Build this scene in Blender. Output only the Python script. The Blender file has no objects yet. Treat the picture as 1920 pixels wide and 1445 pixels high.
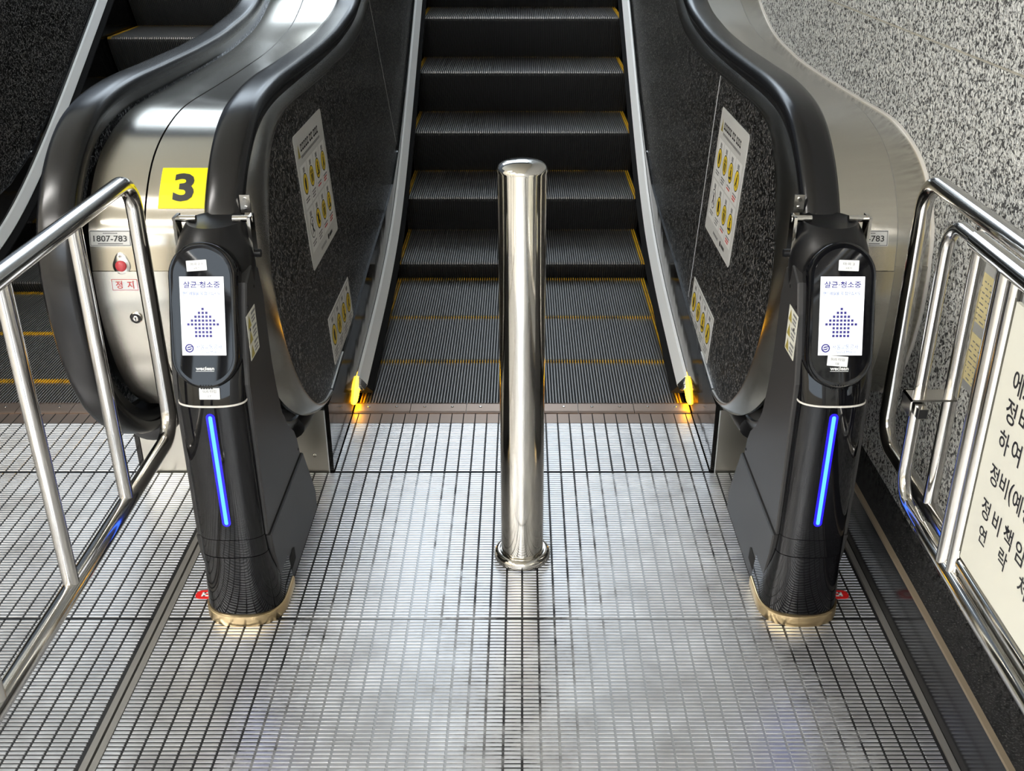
import bpy, bmesh, math, random
from mathutils import Vector, Matrix

random.seed(7)
SC = bpy.context.scene
COL = SC.collection
PI = math.pi

# ------------------------------------------------------------------ camera
FPX = 1943.0
cam_d = bpy.data.cameras.new('camera')
cam_d.sensor_fit = 'HORIZONTAL'
cam_d.sensor_width = 36.0
cam_d.lens = FPX * 36.0 / 1920.0
cam_d.shift_x = -19.0 / 1920.0
cam_d.clip_start = 0.05
cam = bpy.data.objects.new('camera', cam_d)
cam.location = (0, -2.41, 1.435)
cam.rotation_euler = (math.radians(90 - 26.0), 0, 0)
COL.objects.link(cam)
SC.camera = cam

# ------------------------------------------------------------------ world / exposure
wd = bpy.data.worlds.new('sky')
SC.world = wd
wd.use_nodes = True
bg = wd.node_tree.nodes['Background']
bg.inputs['Color'].default_value = (0.77, 0.885, 1.0, 1)
bg.inputs['Strength'].default_value = 2.4
SC.view_settings.view_transform = 'Standard'
SC.view_settings.look = 'None'
SC.view_settings.exposure = 0.85
SC.view_settings.gamma = 1.0
SC.view_settings.use_curve_mapping = False
FILL_STRENGTH = 36.0        # unseen fill lamps added to brighten the hall


# ------------------------------------------------------------------ materials
def mat(name, color, rough=0.5, metal=0.0, emit=None, estr=0.0, coat=0.0, spec=None):
    m = bpy.data.materials.new(name)
    m.use_nodes = True
    b = m.node_tree.nodes['Principled BSDF']
    b.inputs['Base Color'].default_value = (*color, 1)
    b.inputs['Roughness'].default_value = rough
    b.inputs['Metallic'].default_value = metal
    if coat:
        b.inputs['Coat Weight'].default_value = coat
        b.inputs['Coat Roughness'].default_value = 0.04
    if spec is not None:
        b.inputs['Specular IOR Level'].default_value = spec
    if emit:
        b.inputs['Emission Color'].default_value = (*emit, 1)
        b.inputs['Emission Strength'].default_value = estr
    return m


class NT:
    def __init__(s, m):
        s.t = m.node_tree
        s.b = s.t.nodes['Principled BSDF']

    def n(s, typ, **kw):
        nd = s.t.nodes.new(typ)
        for k, v in kw.items():
            if k in nd.inputs:
                nd.inputs[k].default_value = v
            else:
                setattr(nd, k, v)
        return nd

    def l(s, a, b):
        s.t.links.new(a, b)

    def coords(s, scale=(1, 1, 1)):
        tc = s.n('ShaderNodeTexCoord')
        mp = s.n('ShaderNodeMapping')
        mp.inputs['Scale'].default_value = scale
        s.l(tc.outputs['Object'], mp.inputs['Vector'])
        return mp.outputs['Vector']

    def noise(s, vec, scale, detail=2.0, rough=0.5, dist=0.0):
        nd = s.n('ShaderNodeTexNoise', Scale=scale, Detail=detail, Roughness=rough, Distortion=dist)
        s.l(vec, nd.inputs['Vector'])
        return nd.outputs['Fac']

    def ramp(s, fac, stops):
        r = s.n('ShaderNodeValToRGB')
        e = r.color_ramp.elements
        while len(e) < len(stops):
            e.new(0.5)
        for i, (p, c) in enumerate(stops):
            e[i].position = p
            e[i].color = (*c, 1) if len(c) == 3 else c
        s.l(fac, r.inputs['Fac'])
        return r.outputs['Color']

    def math(s, op, a, b=None, c=None):
        nd = s.n('ShaderNodeMath', operation=op)
        for i, v in enumerate((a, b, c)):
            if v is None:
                continue
            if isinstance(v, (int, float)):
                nd.inputs[i].default_value = v
            else:
                s.l(v, nd.inputs[i])
        return nd.outputs[0]

    def bump(s, h, strength=0.3, dist=0.002):
        nd = s.n('ShaderNodeBump', Strength=strength, Distance=dist)
        s.l(h, nd.inputs['Height'])
        s.l(nd.outputs['Normal'], s.b.inputs['Normal'])


def g(v):
    return (v, v, v)


def brushed(name, color, rough, streak=(2, 60, 60), var=0.08, bump=0.05):
    m = mat(name, color, rough, 1.0)
    n = NT(m)
    v = n.coords(streak)
    f = n.noise(v, 12.0, 4.0, 0.6)
    c2 = n.coords((1, 1, 1))
    f2 = n.noise(c2, 5.0, 3.0, 0.6)
    r = n.math('MULTIPLY_ADD', f, var, rough - var * 0.5)
    r = n.math('MULTIPLY_ADD', f2, var, n.math('SUBTRACT', r, var * 0.5))
    n.l(r, n.b.inputs['Roughness'])
    n.bump(f, bump, 0.001)
    return m


M = {}
M['steel'] = brushed('brushed_steel', (0.62, 0.59, 0.525), 0.22, (25, 1.5, 1.5), 0.03, 0.004)
n = NT(M['steel'])
n.b.inputs['Anisotropic'].default_value = 0.9
cx_ = n.n('ShaderNodeCombineXYZ')
cx_.inputs[0].default_value = 1.0
n.l(cx_.outputs[0], n.b.inputs['Tangent'])
M['steel_rim'] = brushed('rim_steel', (0.60, 0.58, 0.54), 0.22, (3, 3, 3), 0.05, 0.004)
M['chrome'] = mat('polished_steel', (0.68, 0.66, 0.62), 0.09, 1.0)
M['tube'] = mat('tube_steel', (0.66, 0.645, 0.62), 0.13, 1.0)
M['bollard'] = mat('bollard_steel', (0.70, 0.675, 0.62), 0.10, 1.0)
M['box_steel'] = brushed('base_box_steel', (0.60, 0.575, 0.51), 0.38, (2, 40, 60), 0.08, 0.03)
M['alu'] = mat('anodised_aluminium', (0.80, 0.81, 0.81), 0.42, 0.65)
M['strip'] = mat('pale_aluminium', (0.90, 0.91, 0.91), 0.5, 0.1)
M['rubber'] = mat('handrail_rubber', (0.006, 0.006, 0.007), 0.24, 0.0, spec=0.5)
M['guide'] = mat('black_guide', (0.012, 0.012, 0.013), 0.3)
M['brush'] = mat('brush_bristle', (0.012, 0.012, 0.0125), 0.9, spec=0.15)
M['black_gloss'] = mat('gloss_black_plastic', (0.003, 0.003, 0.004), 0.05, 0.0, spec=0.4)
M['black_matte'] = mat('matte_black_plastic', (0.006, 0.006, 0.007), 0.36, spec=0.35)
M['grey_case'] = mat('charcoal_powder_coat', (0.032, 0.031, 0.031), 0.45, 0.0, spec=0.4)
M['dark'] = mat('dark_void', (0.004, 0.004, 0.004), 0.8)
M['gold'] = brushed('gold_ring', (0.80, 0.62, 0.36), 0.32, (30, 30, 2), 0.05, 0.01)
M['white_trim'] = mat('white_trim', (0.72, 0.69, 0.64), 0.35)
M['paper'] = mat('white_paper', (0.80, 0.81, 0.82), 0.5)
M['ink'] = mat('black_ink', (0.02, 0.02, 0.022), 0.5)
M['ink_grey'] = mat('grey_ink', (0.22, 0.22, 0.22), 0.5)
M['ink_red'] = mat('red_ink', (0.62, 0.06, 0.05), 0.5)
M['yellow'] = mat('sign_yellow', (0.95, 0.82, 0.0), 0.4)
m = mat('demarcation_yellow', (0.70, 0.38, 0.02), 0.45)
n = NT(m)
f = n.noise(n.coords((1, 1, 1)), 7.0, 4.0, 0.7)
n.l(n.ramp(f, [(0.36, (0.10, 0.08, 0.05)), (0.52, (0.95, 0.55, 0.03))]), n.b.inputs['Base Color'])
M['yellow_paint'] = m
M['picto_yellow'] = mat('pictogram_yellow', (0.83, 0.60, 0.03), 0.4)
M['sticker_grey'] = mat('sticker_grey', (0.62, 0.615, 0.59), 0.4)
M['sticker_cell'] = mat('sticker_cell', (0.78, 0.775, 0.75), 0.4)
M['olive'] = mat('olive_warning', (0.42, 0.34, 0.07), 0.4)
M['board'] = mat('board_white', (0.76, 0.75, 0.66), 0.45)
M['note'] = mat('note_cream', (0.76, 0.66, 0.36), 0.6)
M['red_lens'] = mat('red_lens', (0.55, 0.06, 0.07), 0.25)
M['red_sticker'] = mat('red_floor_sticker', (0.72, 0.02, 0.02), 0.4)
M['led'] = mat('blue_led', (0.02, 0.04, 0.4), 0.4, emit=(0.06, 0.30, 1.0), estr=1.5)
M['led_halo'] = mat('blue_led_diffuser', (0.01, 0.01, 0.25), 0.3, emit=(0.01, 0.0, 1.0), estr=0.9)
M['comb_lamp'] = mat('amber_lamp', (0.9, 0.6, 0.02), 0.4, emit=(1.0, 0.48, 0.015), estr=8.0)
M['screen'] = mat('screen_backlight', (0.6, 0.6, 0.6), 0.3, emit=(0.90, 0.95, 1.0), estr=0.50)
M['screen_ink'] = mat('screen_ink', (0.02, 0.015, 0.16), 0.4, emit=(0.05, 0.04, 0.30), estr=0.15)
M['screen_ink2'] = mat('screen_ink_pale', (0.1, 0.15, 0.3), 0.4, emit=(0.08, 0.10, 0.35), estr=0.2)
M['logo_white'] = mat('logo_white', (0.8, 0.8, 0.8), 0.4)
M['fill_panel'] = mat('fill_lamp', (0.9, 0.9, 0.9), 0.5, emit=(1.0, 0.97, 0.93), estr=FILL_STRENGTH)
M['added_dark'] = mat('added_dark_mass', (0.06, 0.066, 0.08), 0.6)  # for unseen dark masses added to dim reflections in the steel
M['beige'] = mat('hall_beige', (0.64, 0.595, 0.50), 0.6)
M['tread'] = mat('tread_metal', (0.40, 0.385, 0.37), 0.42, 0.85)
M['tread_dark'] = mat('tread_body', (0.012, 0.012, 0.012), 0.6)
M['riser'] = mat('riser_metal', (0.05, 0.05, 0.05), 0.5, 0.5)
M['comb'] = mat('comb_steel', (0.36, 0.27, 0.215), 0.36, 0.9)
M['gold_joint'] = mat('kerb_joint', (0.30, 0.24, 0.17), 0.4, 0.4)
M['joint'] = mat('wall_joint', (0.50, 0.47, 0.40), 0.7)
M['seam'] = mat('seam_grey', (0.30, 0.29, 0.27), 0.4, 0.5)

# floor ribs: bright worn aluminium
m = mat('floor_rib', (0.72, 0.73, 0.75), 0.33, 0.85)
n = NT(m)
f = n.noise(n.coords((1, 1, 1)), 9.0, 5.0, 0.65)
n.l(n.ramp(f, [(0.3, (0.55, 0.55, 0.56)), (0.65, (0.78, 0.79, 0.81))]), n.b.inputs['Base Color'])
n.l(n.math('MULTIPLY_ADD', f, 0.22, 0.22), n.b.inputs['Roughness'])
M['rib'] = m
# floor grooves: black filler, rubbed off to bare metal along the walking lines
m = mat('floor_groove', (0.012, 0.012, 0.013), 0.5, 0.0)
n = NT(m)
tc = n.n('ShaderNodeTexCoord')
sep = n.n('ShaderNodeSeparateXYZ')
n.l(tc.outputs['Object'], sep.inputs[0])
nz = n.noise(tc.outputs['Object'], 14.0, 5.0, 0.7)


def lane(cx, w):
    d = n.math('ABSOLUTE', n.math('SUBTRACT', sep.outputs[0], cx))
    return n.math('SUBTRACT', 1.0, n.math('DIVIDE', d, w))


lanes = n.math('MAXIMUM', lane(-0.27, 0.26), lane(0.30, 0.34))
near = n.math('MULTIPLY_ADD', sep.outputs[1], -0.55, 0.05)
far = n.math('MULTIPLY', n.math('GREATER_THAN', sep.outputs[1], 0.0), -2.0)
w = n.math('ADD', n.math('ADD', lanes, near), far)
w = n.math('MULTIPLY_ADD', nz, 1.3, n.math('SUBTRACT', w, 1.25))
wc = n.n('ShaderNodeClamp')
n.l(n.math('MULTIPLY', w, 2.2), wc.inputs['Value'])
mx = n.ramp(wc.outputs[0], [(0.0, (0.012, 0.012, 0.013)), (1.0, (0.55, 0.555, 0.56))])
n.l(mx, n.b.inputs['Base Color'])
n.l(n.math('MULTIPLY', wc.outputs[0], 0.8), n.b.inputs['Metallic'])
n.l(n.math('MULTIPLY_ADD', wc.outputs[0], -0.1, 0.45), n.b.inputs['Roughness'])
M['groove'] = m


def worm(name, dark, light, scale, width, rough, metal, bstr, bdist, detail=1.0):
    m = mat(name, dark, rough, metal)
    n = NT(m)
    v = n.coords((1, 1, 1))
    f = n.noise(v, scale, detail, 0.5, 0.7)
    d = n.math('ABSOLUTE', n.math('SUBTRACT', f, 0.5))
    h = n.math('SUBTRACT', 1.0, n.math('MULTIPLY', d, 1.0 / width))
    brk = n.ramp(n.noise(v, scale * 1.6, 1.0, 0.5), [(0.40, g(0.0)), (0.50, g(1.0))])
    h = n.math('MULTIPLY', h, brk)
    hc = n.n('ShaderNodeClamp')
    n.l(h, hc.inputs['Value'])
    n.l(n.ramp(hc.outputs[0], [(0.35, dark), (0.7, light)]), n.b.inputs['Base Color'])
    n.bump(hc.outputs[0], bstr, bdist)
    return m


M['panel'] = worm('embossed_black_steel', (0.012, 0.0115, 0.011), (0.30, 0.285, 0.27), 82.0, 0.14, 0.32, 0.6, 0.8, 0.002, 0.0)
# bush-hammered granite: dark specks, and the shadow of its pits put into the colour
m = mat('hammered_granite', (0.6, 0.6, 0.57), 0.75)
n = NT(m)
v = n.coords((1, 1, 1))
f = n.noise(v, 120.0, 1.5, 0.5, 1.0)
f2 = n.noise(v, 330.0, 2.0, 0.6, 0.3)
k = n.math('MULTIPLY_ADD', f2, 0.16, f)
n.l(n.ramp(k, [(0.475, (0.07, 0.07, 0.07)), (0.525, (0.30, 0.30, 0.295)), (0.565, (0.66, 0.665, 0.65)), (0.75, (0.83, 0.835, 0.81))]), n.b.inputs['Base Color'])
n.bump(f, 0.9, 0.02)
M['granite'] = m
# polished black granite
m = mat('black_granite', (0.012, 0.012, 0.013), 0.14)
n = NT(m)
f = n.noise(n.coords((1, 1, 1)), 260.0, 2.0, 0.6)
n.l(n.ramp(f, [(0.5, (0.008, 0.008, 0.009)), (0.72, (0.045, 0.045, 0.046))]), n.b.inputs['Base Color'])
M['kerb'] = m
# polished black skirt with a slightly wavy surface
m = mat('polished_black_skirt', (0.028, 0.027, 0.026), 0.09, 0.7)
n = NT(m)
f = n.noise(n.coords((1, 1, 1)), 9.0, 1.0, 0.5)
n.bump(f, 0.35, 0.004)
M['skirt'] = m


# ------------------------------------------------------------------ object helpers
def thing(name, label, cat, loc=(0, 0, 0), group=None):
    o = bpy.data.objects.new(name, None)
    o.empty_display_size = 0.1
    o.location = loc
    COL.objects.link(o)
    o['label'] = label
    o['category'] = cat
    if group:
        o['group'] = group
    return o


def tag(o, label, cat, group=None):
    o['label'] = label
    o['category'] = cat
    if group:
        o['group'] = group
    return o


def wloc(p):
    v = Vector((0, 0, 0))
    while p:
        v += p.location
        p = p.parent
    return v


class MB:
    """collects geometry in world coordinates; build() links it as ONE mesh object"""

    def __init__(s):
        s.v, s.f, s.mi = [], [], []

    def add(s, verts, faces, mi=0):
        b = len(s.v)
        s.v += [tuple(p) for p in verts]
        s.f += [tuple(i + b for i in q) for q in faces]
        s.mi += [mi] * len(faces)

    def box(s, x0, x1, y0, y1, z0, z1, mi=0, bottom=True):
        x0, x1 = min(x0, x1), max(x0, x1)
        v = [(x0, y0, z0), (x1, y0, z0), (x1, y1, z0), (x0, y1, z0), (x0, y0, z1), (x1, y0, z1), (x1, y1, z1), (x0, y1, z1)]
        f = [(4, 5, 6, 7), (0, 1, 5, 4), (1, 2, 6, 5), (2, 3, 7, 6), (3, 0, 4, 7)]
        if bottom:
            f.append((3, 2, 1, 0))
        s.add(v, f, mi)

    def loft(s, rings, mi=0, cap0=True, cap1=True, closed=True):
        nn = len(rings[0])
        v = [p for r in rings for p in r]
        f = []
        for i in range(len(rings) - 1):
            for j in range(nn if closed else nn - 1):
                k = (j + 1) % nn
                f.append((i * nn + j, i * nn + k, (i + 1) * nn + k, (i + 1) * nn + j))
        if cap0:
            f.append(tuple(range(nn - 1, -1, -1)))
        if cap1:
            f.append(tuple((len(rings) - 1) * nn + j for j in range(nn)))
        s.add(v, f, mi)

    def tube(s, pts, r, seg=16, mi=0, cap=True):
        pts = [Vector(p) for p in pts]
        rings = []
        up = None
        for i, p in enumerate(pts):
            a = pts[max(i - 1, 0)]
            b = pts[min(i + 1, len(pts) - 1)]
            t = (b - a).normalized()
            if up is None:
                up = Vector((1, 0, 0)) if abs(t.x) < 0.9 else Vector((0, 0, 1))
            u = (up - t * up.dot(t)).normalized()
            w = t.cross(u)
            up = u
            rings.append([p + u * (r * math.cos(2 * PI * k / seg)) + w * (r * math.sin(2 * PI * k / seg)) for k in range(seg)])
        s.loft(rings, mi, cap, cap)

    def lathe(s, prof, c=(0, 0, 0), seg=40, mi=0):
        rings = [[(c[0] + r * math.cos(2 * PI * k / seg), c[1] + r * math.sin(2 * PI * k / seg), c[2] + z) for k in range(seg)] for r, z in prof]
        s.loft(rings, mi)

    def build(s, name, mats, parent=None, smooth=False, angle=40, kind=None, label=None):
        if not isinstance(mats, (list, tuple)):
            mats = [mats]
        me = bpy.data.meshes.new(name)
        o = wloc(parent) if parent else Vector((0, 0, 0))
        me.from_pydata([(p[0] - o.x, p[1] - o.y, p[2] - o.z) for p in s.v], [], s.f)
        for m_ in mats:
            me.materials.append(m_)
        if len(mats) > 1:
            me.polygons.foreach_set('material_index', s.mi)
        bm = bmesh.new()
        bm.from_mesh(me)
        bmesh.ops.recalc_face_normals(bm, faces=bm.faces)
        bm.to_mesh(me)
        bm.free()
        if smooth:
            me.shade_smooth()
            me.set_sharp_from_angle(angle=math.radians(angle))
        ob = bpy.data.objects.new(name, me)
        COL.objects.link(ob)
        if parent:
            ob.parent = parent
        if kind:
            ob['kind'] = kind
        if label:
            ob['label'] = label
        return ob


def structure(o):
    o['kind'] = 'structure'
    return o


def catmull(pts, step=0.02):
    """smooth dense polyline through 2-D or 3-D points (centripetal-ish: plain Catmull-Rom)"""
    P = [Vector(p).to_3d() if len(p) == 2 else Vector(p) for p in pts]
    out = []
    for i in range(len(P) - 1):
        p0 = P[i - 1] if i > 0 else P[i] * 2 - P[i + 1]
        p1, p2 = P[i], P[i + 1]
        p3 = P[i + 2] if i + 2 < len(P) else P[i + 1] * 2 - P[i]
        L = (p2 - p1).length
        t1 = (p2 - p0) * (L / ((p1 - p0).length + L))
        t2 = (p3 - p1) * (L / ((p3 - p2).length + L))
        nn = max(1, int(L / step))
        if L > 0.6:
            nn = min(nn, 30)
        for k in range(nn):
            t = k / nn
            a, b = t * t, t * t * t
            out.append(p1 * (2 * b - 3 * a + 1) + t1 * (b - 2 * a + t) + p2 * (-2 * b + 3 * a) + t2 * (b - a))
    out.append(P[-1])
    return [(p.x, p.y) for p in out] if len(pts[0]) == 2 else out


def lin(tab, x):
    if x <= tab[0][0]:
        return tab[0][1]
    for (a, b), (c, d) in zip(tab, tab[1:]):
        if x <= c:
            return b + (d - b) * (x - a) / (c - a)
    return tab[-1][1]


def normals2(path):
    """left normals of a 2-D path"""
    N = []
    for i in range(len(path)):
        a = path[max(i - 1, 0)]
        b = path[min(i + 1, len(path) - 1)]
        t = Vector((b[0] - a[0], b[1] - a[1])).normalized()
        N.append((-t.y, t.x))
    return N


def sweep(mb, path, section, cx, sx=1, mi=0, cap=True):
    """path in (y,z); section list of (x offset, inward offset) closed; inward = right-hand side of the path"""
    N = normals2(path)
    rings = []
    for (y, z), (ny, nz) in zip(path, N):
        rings.append([(cx + sx * a, y + ny * b, z + nz * b) for a, b in section])
    mb.loft(rings, mi, cap, cap)


def fillet(pts, r, seg=8):
    pts = [Vector(p) for p in pts]
    out = [pts[0]]
    for i in range(1, len(pts) - 1):
        a, b, c = pts[i - 1], pts[i], pts[i + 1]
        u = (a - b).normalized()
        v = (c - b).normalized()
        ang = u.angle(v)
        d = r / math.tan(ang / 2)
        p, q = b + u * d, b + v * d
        cen = b + (u + v).normalized() * (r / math.sin(ang / 2))
        e1, e2 = p - cen, q - cen
        tot = e1.angle(e2)
        for k in range(seg + 1):
            t = k / seg
            out.append(cen + (e1 * math.sin((1 - t) * tot) + e2 * math.sin(t * tot)) / math.sin(tot))
    out.append(pts[-1])
    return out


# ------------------------------------------------------------------ flat print helpers
_tc = {}


def text_shape(body, bold=0.0, space=1.0):
    key = (body, bold, space)
    if key not in _tc:
        c = bpy.data.curves.new('lettering', 'FONT')
        c.body = body
        c.size = 1.0
        c.offset = bold
        c.resolution_u = 3
        c.space_character = space
        o = bpy.data.objects.new('lettering', c)
        me = bpy.data.meshes.new_from_object(o)
        V = [(v.co.x, v.co.y) for v in me.vertices]
        F = [tuple(p.vertices) for p in me.polygons]
        bpy.data.objects.remove(o)
        bpy.data.curves.remove(c)
        bpy.data.meshes.remove(me)
        _tc[key] = (V, F)
    return _tc[key]


class Decal:
    """prints shapes on a surface; fn(a, b, h) maps sheet coordinates to the world"""

    def __init__(s, fn):
        s.fn = fn

    def text(s, mb, body, a, b, height, mi=0, h=0.0006, width=None, bold=0.0, space=1.0, rot=0.0, align='C'):
        V, F = text_shape(body, bold, space)
        x0 = min(p[0] for p in V)
        x1 = max(p[0] for p in V)
        y0 = min(p[1] for p in V)
        y1 = max(p[1] for p in V)
        k = height / (y1 - y0)
        kx = (width / (x1 - x0)) if width else k
        cx = (x0 + x1) / 2 if align == 'C' else x0
        cy = (y0 + y1) / 2
        cr, sr = math.cos(rot), math.sin(rot)
        out = []
        for p in V:
            dx, dy = (p[0] - cx) * kx, (p[1] - cy) * k
            out.append(s.fn(a + dx * cr - dy * sr, b + dx * sr + dy * cr, h))
        mb.add(out, F, mi)

    def poly(s, mb, pts, mi=0, h=0.0004):
        mb.add([s.fn(a, b, h) for a, b in pts], [tuple(range(len(pts)))], mi)

    def rect(s, mb, a0, a1, b0, b1, mi=0, h=0.0004, n=1):
        for i in range(n):
            p = a0 + (a1 - a0) * i / n
            q = a0 + (a1 - a0) * (i + 1) / n
            s.poly(mb, [(p, b0), (q, b0), (q, b1), (p, b1)], mi, h)

    def disc(s, mb, a, b, r, mi=0, h=0.0004, seg=24, ry=None):
        s.poly(mb, [(a + r * math.cos(2 * PI * k / seg), b + (ry or r) * math.sin(2 * PI * k / seg)) for k in range(seg)], mi, h)

    def frame(s, mb, a0, a1, b0, b1, t, mi=0, h=0.0006):
        s.rect(mb, a0, a1, b0, b0 + t, mi, h)
        s.rect(mb, a0, a1, b1 - t, b1, mi, h)
        s.rect(mb, a0, a0 + t, b0, b1, mi, h)
        s.rect(mb, a1 - t, a1, b0, b1, mi, h)

    def plate(s, mb, a0, a1, b0, b1, r, t, mi=0, seg=5):
        """rounded plate of thickness t (h from 0 to t)"""
        pts = []
        for cx, cy, st in ((a1 - r, b1 - r, 0), (a0 + r, b1 - r, 1), (a0 + r, b0 + r, 2), (a1 - r, b0 + r, 3)):
            for k in range(seg + 1):
                an = (st + k / seg) * PI / 2
                pts.append((cx + r * math.cos(an), cy + r * math.sin(an)))
        mb.loft([[s.fn(a, b, 0.0) for a, b in pts], [s.fn(a, b, t) for a, b in pts]], mi)


def rrect_pts(w, h, r, seg=8):
    pts = []
    for cx, cy, st in ((w - r, h - r, 0), (-w + r, h - r, 1), (-w + r, -h + r, 2), (w - r, -h + r, 3)):
        for k in range(seg + 1):
            an = (st + k / seg) * PI / 2
            pts.append((cx + r * math.cos(an), cy + r * math.sin(an)))
    return pts


# ================================================================== SETTING
GX, GY = 0.0349, 0.010166      # pitch of the cast floor pattern
WALL_X = 0.865

mb = MB()
mb.box(-5.0, 0.80, -7.0, 0.30, -0.06, -0.012)
floor = structure(mb.build('floor', M['dark']))


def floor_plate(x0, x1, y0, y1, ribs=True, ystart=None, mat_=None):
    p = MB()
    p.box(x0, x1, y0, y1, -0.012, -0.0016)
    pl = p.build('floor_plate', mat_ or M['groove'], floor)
    if ribs:
        r = MB()
        k0, k1 = math.floor(x0 / GX), math.ceil(x1 / GX)
        j1 = int((y1 - y0) / GY)
        for j in range(j1):
            b = y1 - 0.001 - j * GY
            a = b - GY * 0.62
            for k in range(k0, k1):
                p0, p1 = max(k * GX + 0.0021, x0), min((k + 1) * GX - 0.0021, x1)
                if p1 - p0 < 0.006:
                    continue
                e = 0.0007
                v = [(p0, a, -0.0016), (p1, a, -0.0016), (p1, b, -0.0016), (p0, b, -0.0016), (p0 + e, a + e, 0), (p1 - e, a + e, 0), (p1 - e, b - e, 0), (p0 + e, b - e, 0)]
                r.add(v, [(4, 5, 6, 7), (0, 1, 5, 4), (1, 2, 6, 5), (2, 3, 7, 6), (3, 0, 4, 7)])
        rr = r.build('ribs', M['rib'], pl, kind='stuff')
    return pl


YS = -0.618
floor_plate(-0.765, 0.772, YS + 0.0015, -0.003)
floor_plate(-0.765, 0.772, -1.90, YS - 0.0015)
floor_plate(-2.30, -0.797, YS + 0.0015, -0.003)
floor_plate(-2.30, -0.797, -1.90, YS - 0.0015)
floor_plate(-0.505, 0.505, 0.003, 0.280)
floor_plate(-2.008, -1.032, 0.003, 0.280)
# plain plates further out of view
floor_plate(-5.0, -2.302, -7.0, 0.0, False, mat_=M['rib'])
floor_plate(-2.30, 0.772, -7.0, -1.903, False, mat_=M['rib'])
mb = MB()
mb.box(-0.796, -0.7835, -1.9, -0.003, -0.012, 0.0006)
mb.build('edge_strip', M['seam'], floor)
mb = MB()
mb.box(-0.7785, -0.766, -1.9, -0.003, -0.012, 0.0006)
mb.build('edge_strip', M['seam'], floor)
mb = MB()
mb.box(0.773, 0.784, -4.0, 0.02, -0.012, 0.004)
mb.build('edge_strip', M['seam'], floor)

# right-hand granite wall: slabs with recessed joints
mb = MB()
mb.box(WALL_X + 0.03, WALL_X + 0.25, -7.0, 12.0, -0.06, 7.0)
wall_r = structure(mb.build('wall_right', M['seam']))
for (z0, z1) in ((0.142, 1.1275), (1.1325, 2.118), (2.123, 3.1), (3.105, 4.1)):
    for (y0, y1) in ((-6.9, -3.002), (-2.998, 1.898), (1.902, 6.6)):
        s_ = MB()
        s_.box(WALL_X, WALL_X + 0.03, y0, y1, z0, z1)
        s_.build('granite_slab', M['granite'], wall_r)
# joint filler
s_ = MB()
s_.box(WALL_X + 0.003, WALL_X + 0.03, -6.9, 6.6, 1.1275, 1.1325)
s_.build('joint_filler', M['joint'], wall_r, label='pale grey joint between two granite courses')
# black granite kerb along the wall
kerbs = MB()
kerbs.box(0.794, 0.90, -4.0, 0.02, -0.012, 0.06)
kerb = structure(kerbs.build('baseboard_right', M['kerb']))
for y0, y1 in ((-4.0, -0.8555), (-0.8545, 0.02)):
    s_ = MB()
    s_.box(0.7965, 0.90, y0, y1, 0.0605, 0.142)
    s_.build('granite_slab', M['kerb'], kerb)
s_ = MB()
s_.box(0.785, 0.7935, -4.0, 0.02, -0.012, 0.138)
s_.build('granite_face', M['kerb'], kerb)
s_ = MB()
s_.box(0.785, 0.796, -4.0, 0.02, 0.138, 0.1445)
trim = structure(s_.build('trim_1', M['gold_joint']))

# hall around and behind the camera (seen only in reflections), plus added dark masses and fill lamps
mb = MB()
mb.box(-5.2, -5.0, -7.0, 0.0, -0.06, 6.5)
wl = structure(mb.build('wall_left', M['beige']))
mb = MB()
mb.box(-5.2, -5.0, 0.0, 12.0, -0.06, 6.5)
mb.build('added_dark_wall', M['added_dark'], wl, label='unseen dark wall added to darken the steel reflections')  # unseen, added so the island covers mirror something dark
mb = MB()
mb.box(-5.0, 0.9, -7.2, -7.0, -0.06, 1.6)
mb.box(-5.0, 0.9, -7.2, -7.0, 3.3, 3.6)
mb.box(-5.0, -3.6, -7.2, -7.0, 1.6, 3.3)
structure(mb.build('wall_back', M['beige']))
mb = MB()
mb.box(-5.2, 1.1, 4.2, 6.8, 6.0, 6.5)
structure(mb.build('added_beam', M['added_dark']))  # unseen beam added overhead to darken what the deck covers reflect
mb = MB()
mb.box(-5.2, 1.1, -7.2, 2.4, 3.6, 3.8)
ceil = structure(mb.build('ceiling', M['beige']))
for i, (xx, yy) in enumerate(((-3.4, -1.6), (-3.4, -3.6), (-3.4, -5.7), (-0.7, -5.7), (-0.7, -6.6))):  # unseen lamps added to brighten the hall and the granite
    if True:
        lt = thing('fill_light', ('nearest', 'second', 'third', 'fourth', 'farthest')[i] + ' long white fill lamp added on the hall ceiling, out of view', 'light', (xx, yy, 3.6), 'fill lamps added on the hall ceiling')
        a = MB()
        a.box(xx - 1.1, xx + 1.1, yy - 0.14, yy + 0.14, 3.57, 3.60)
        a.build('housing', M['alu'], lt)
        a = MB()
        a.box(xx - 1.07, xx + 1.07, yy - 0.11, yy + 0.11, 3.560, 3.572)
        a.build('diffuser', M['fill_panel'], lt)

# ================================================================== ESCALATORS
# profiles in (Y, Z)
T_PTS = [(9.0, 5.414), (6.0, 3.683), (4.2, 2.644), (2.6, 1.721), (1.72, 1.213), (1.36, 1.072), (1.0, 1.030), (0.68, 1.020), (0.3, 1.023), (0.05, 1.026), (-0.12, 1.014), (-0.23, 0.985), (-0.335, 0.918), (-0.415, 0.82), (-0.445, 0.72), (-0.445, 0.605), (-0.42, 0.475), (-0.365, 0.365), (-0.25, 0.255), (-0.12, 0.20), (0.02, 0.19)]
T = catmull(T_PTS)
D_PTS = [(9.0, 5.34), (6.0, 3.607), (3.2, 1.99), (1.72, 1.138), (1.36, 1.008), (1.0, 0.967), (0.629, 0.960), (0.254, 0.963), (0.05, 0.965), (-0.055, 0.956), (-0.163, 0.932), (-0.241, 0.897), (-0.301, 0.845), (-0.343, 0.782), (-0.360, 0.7015)]
D_UP = catmull(D_PTS)
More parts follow.
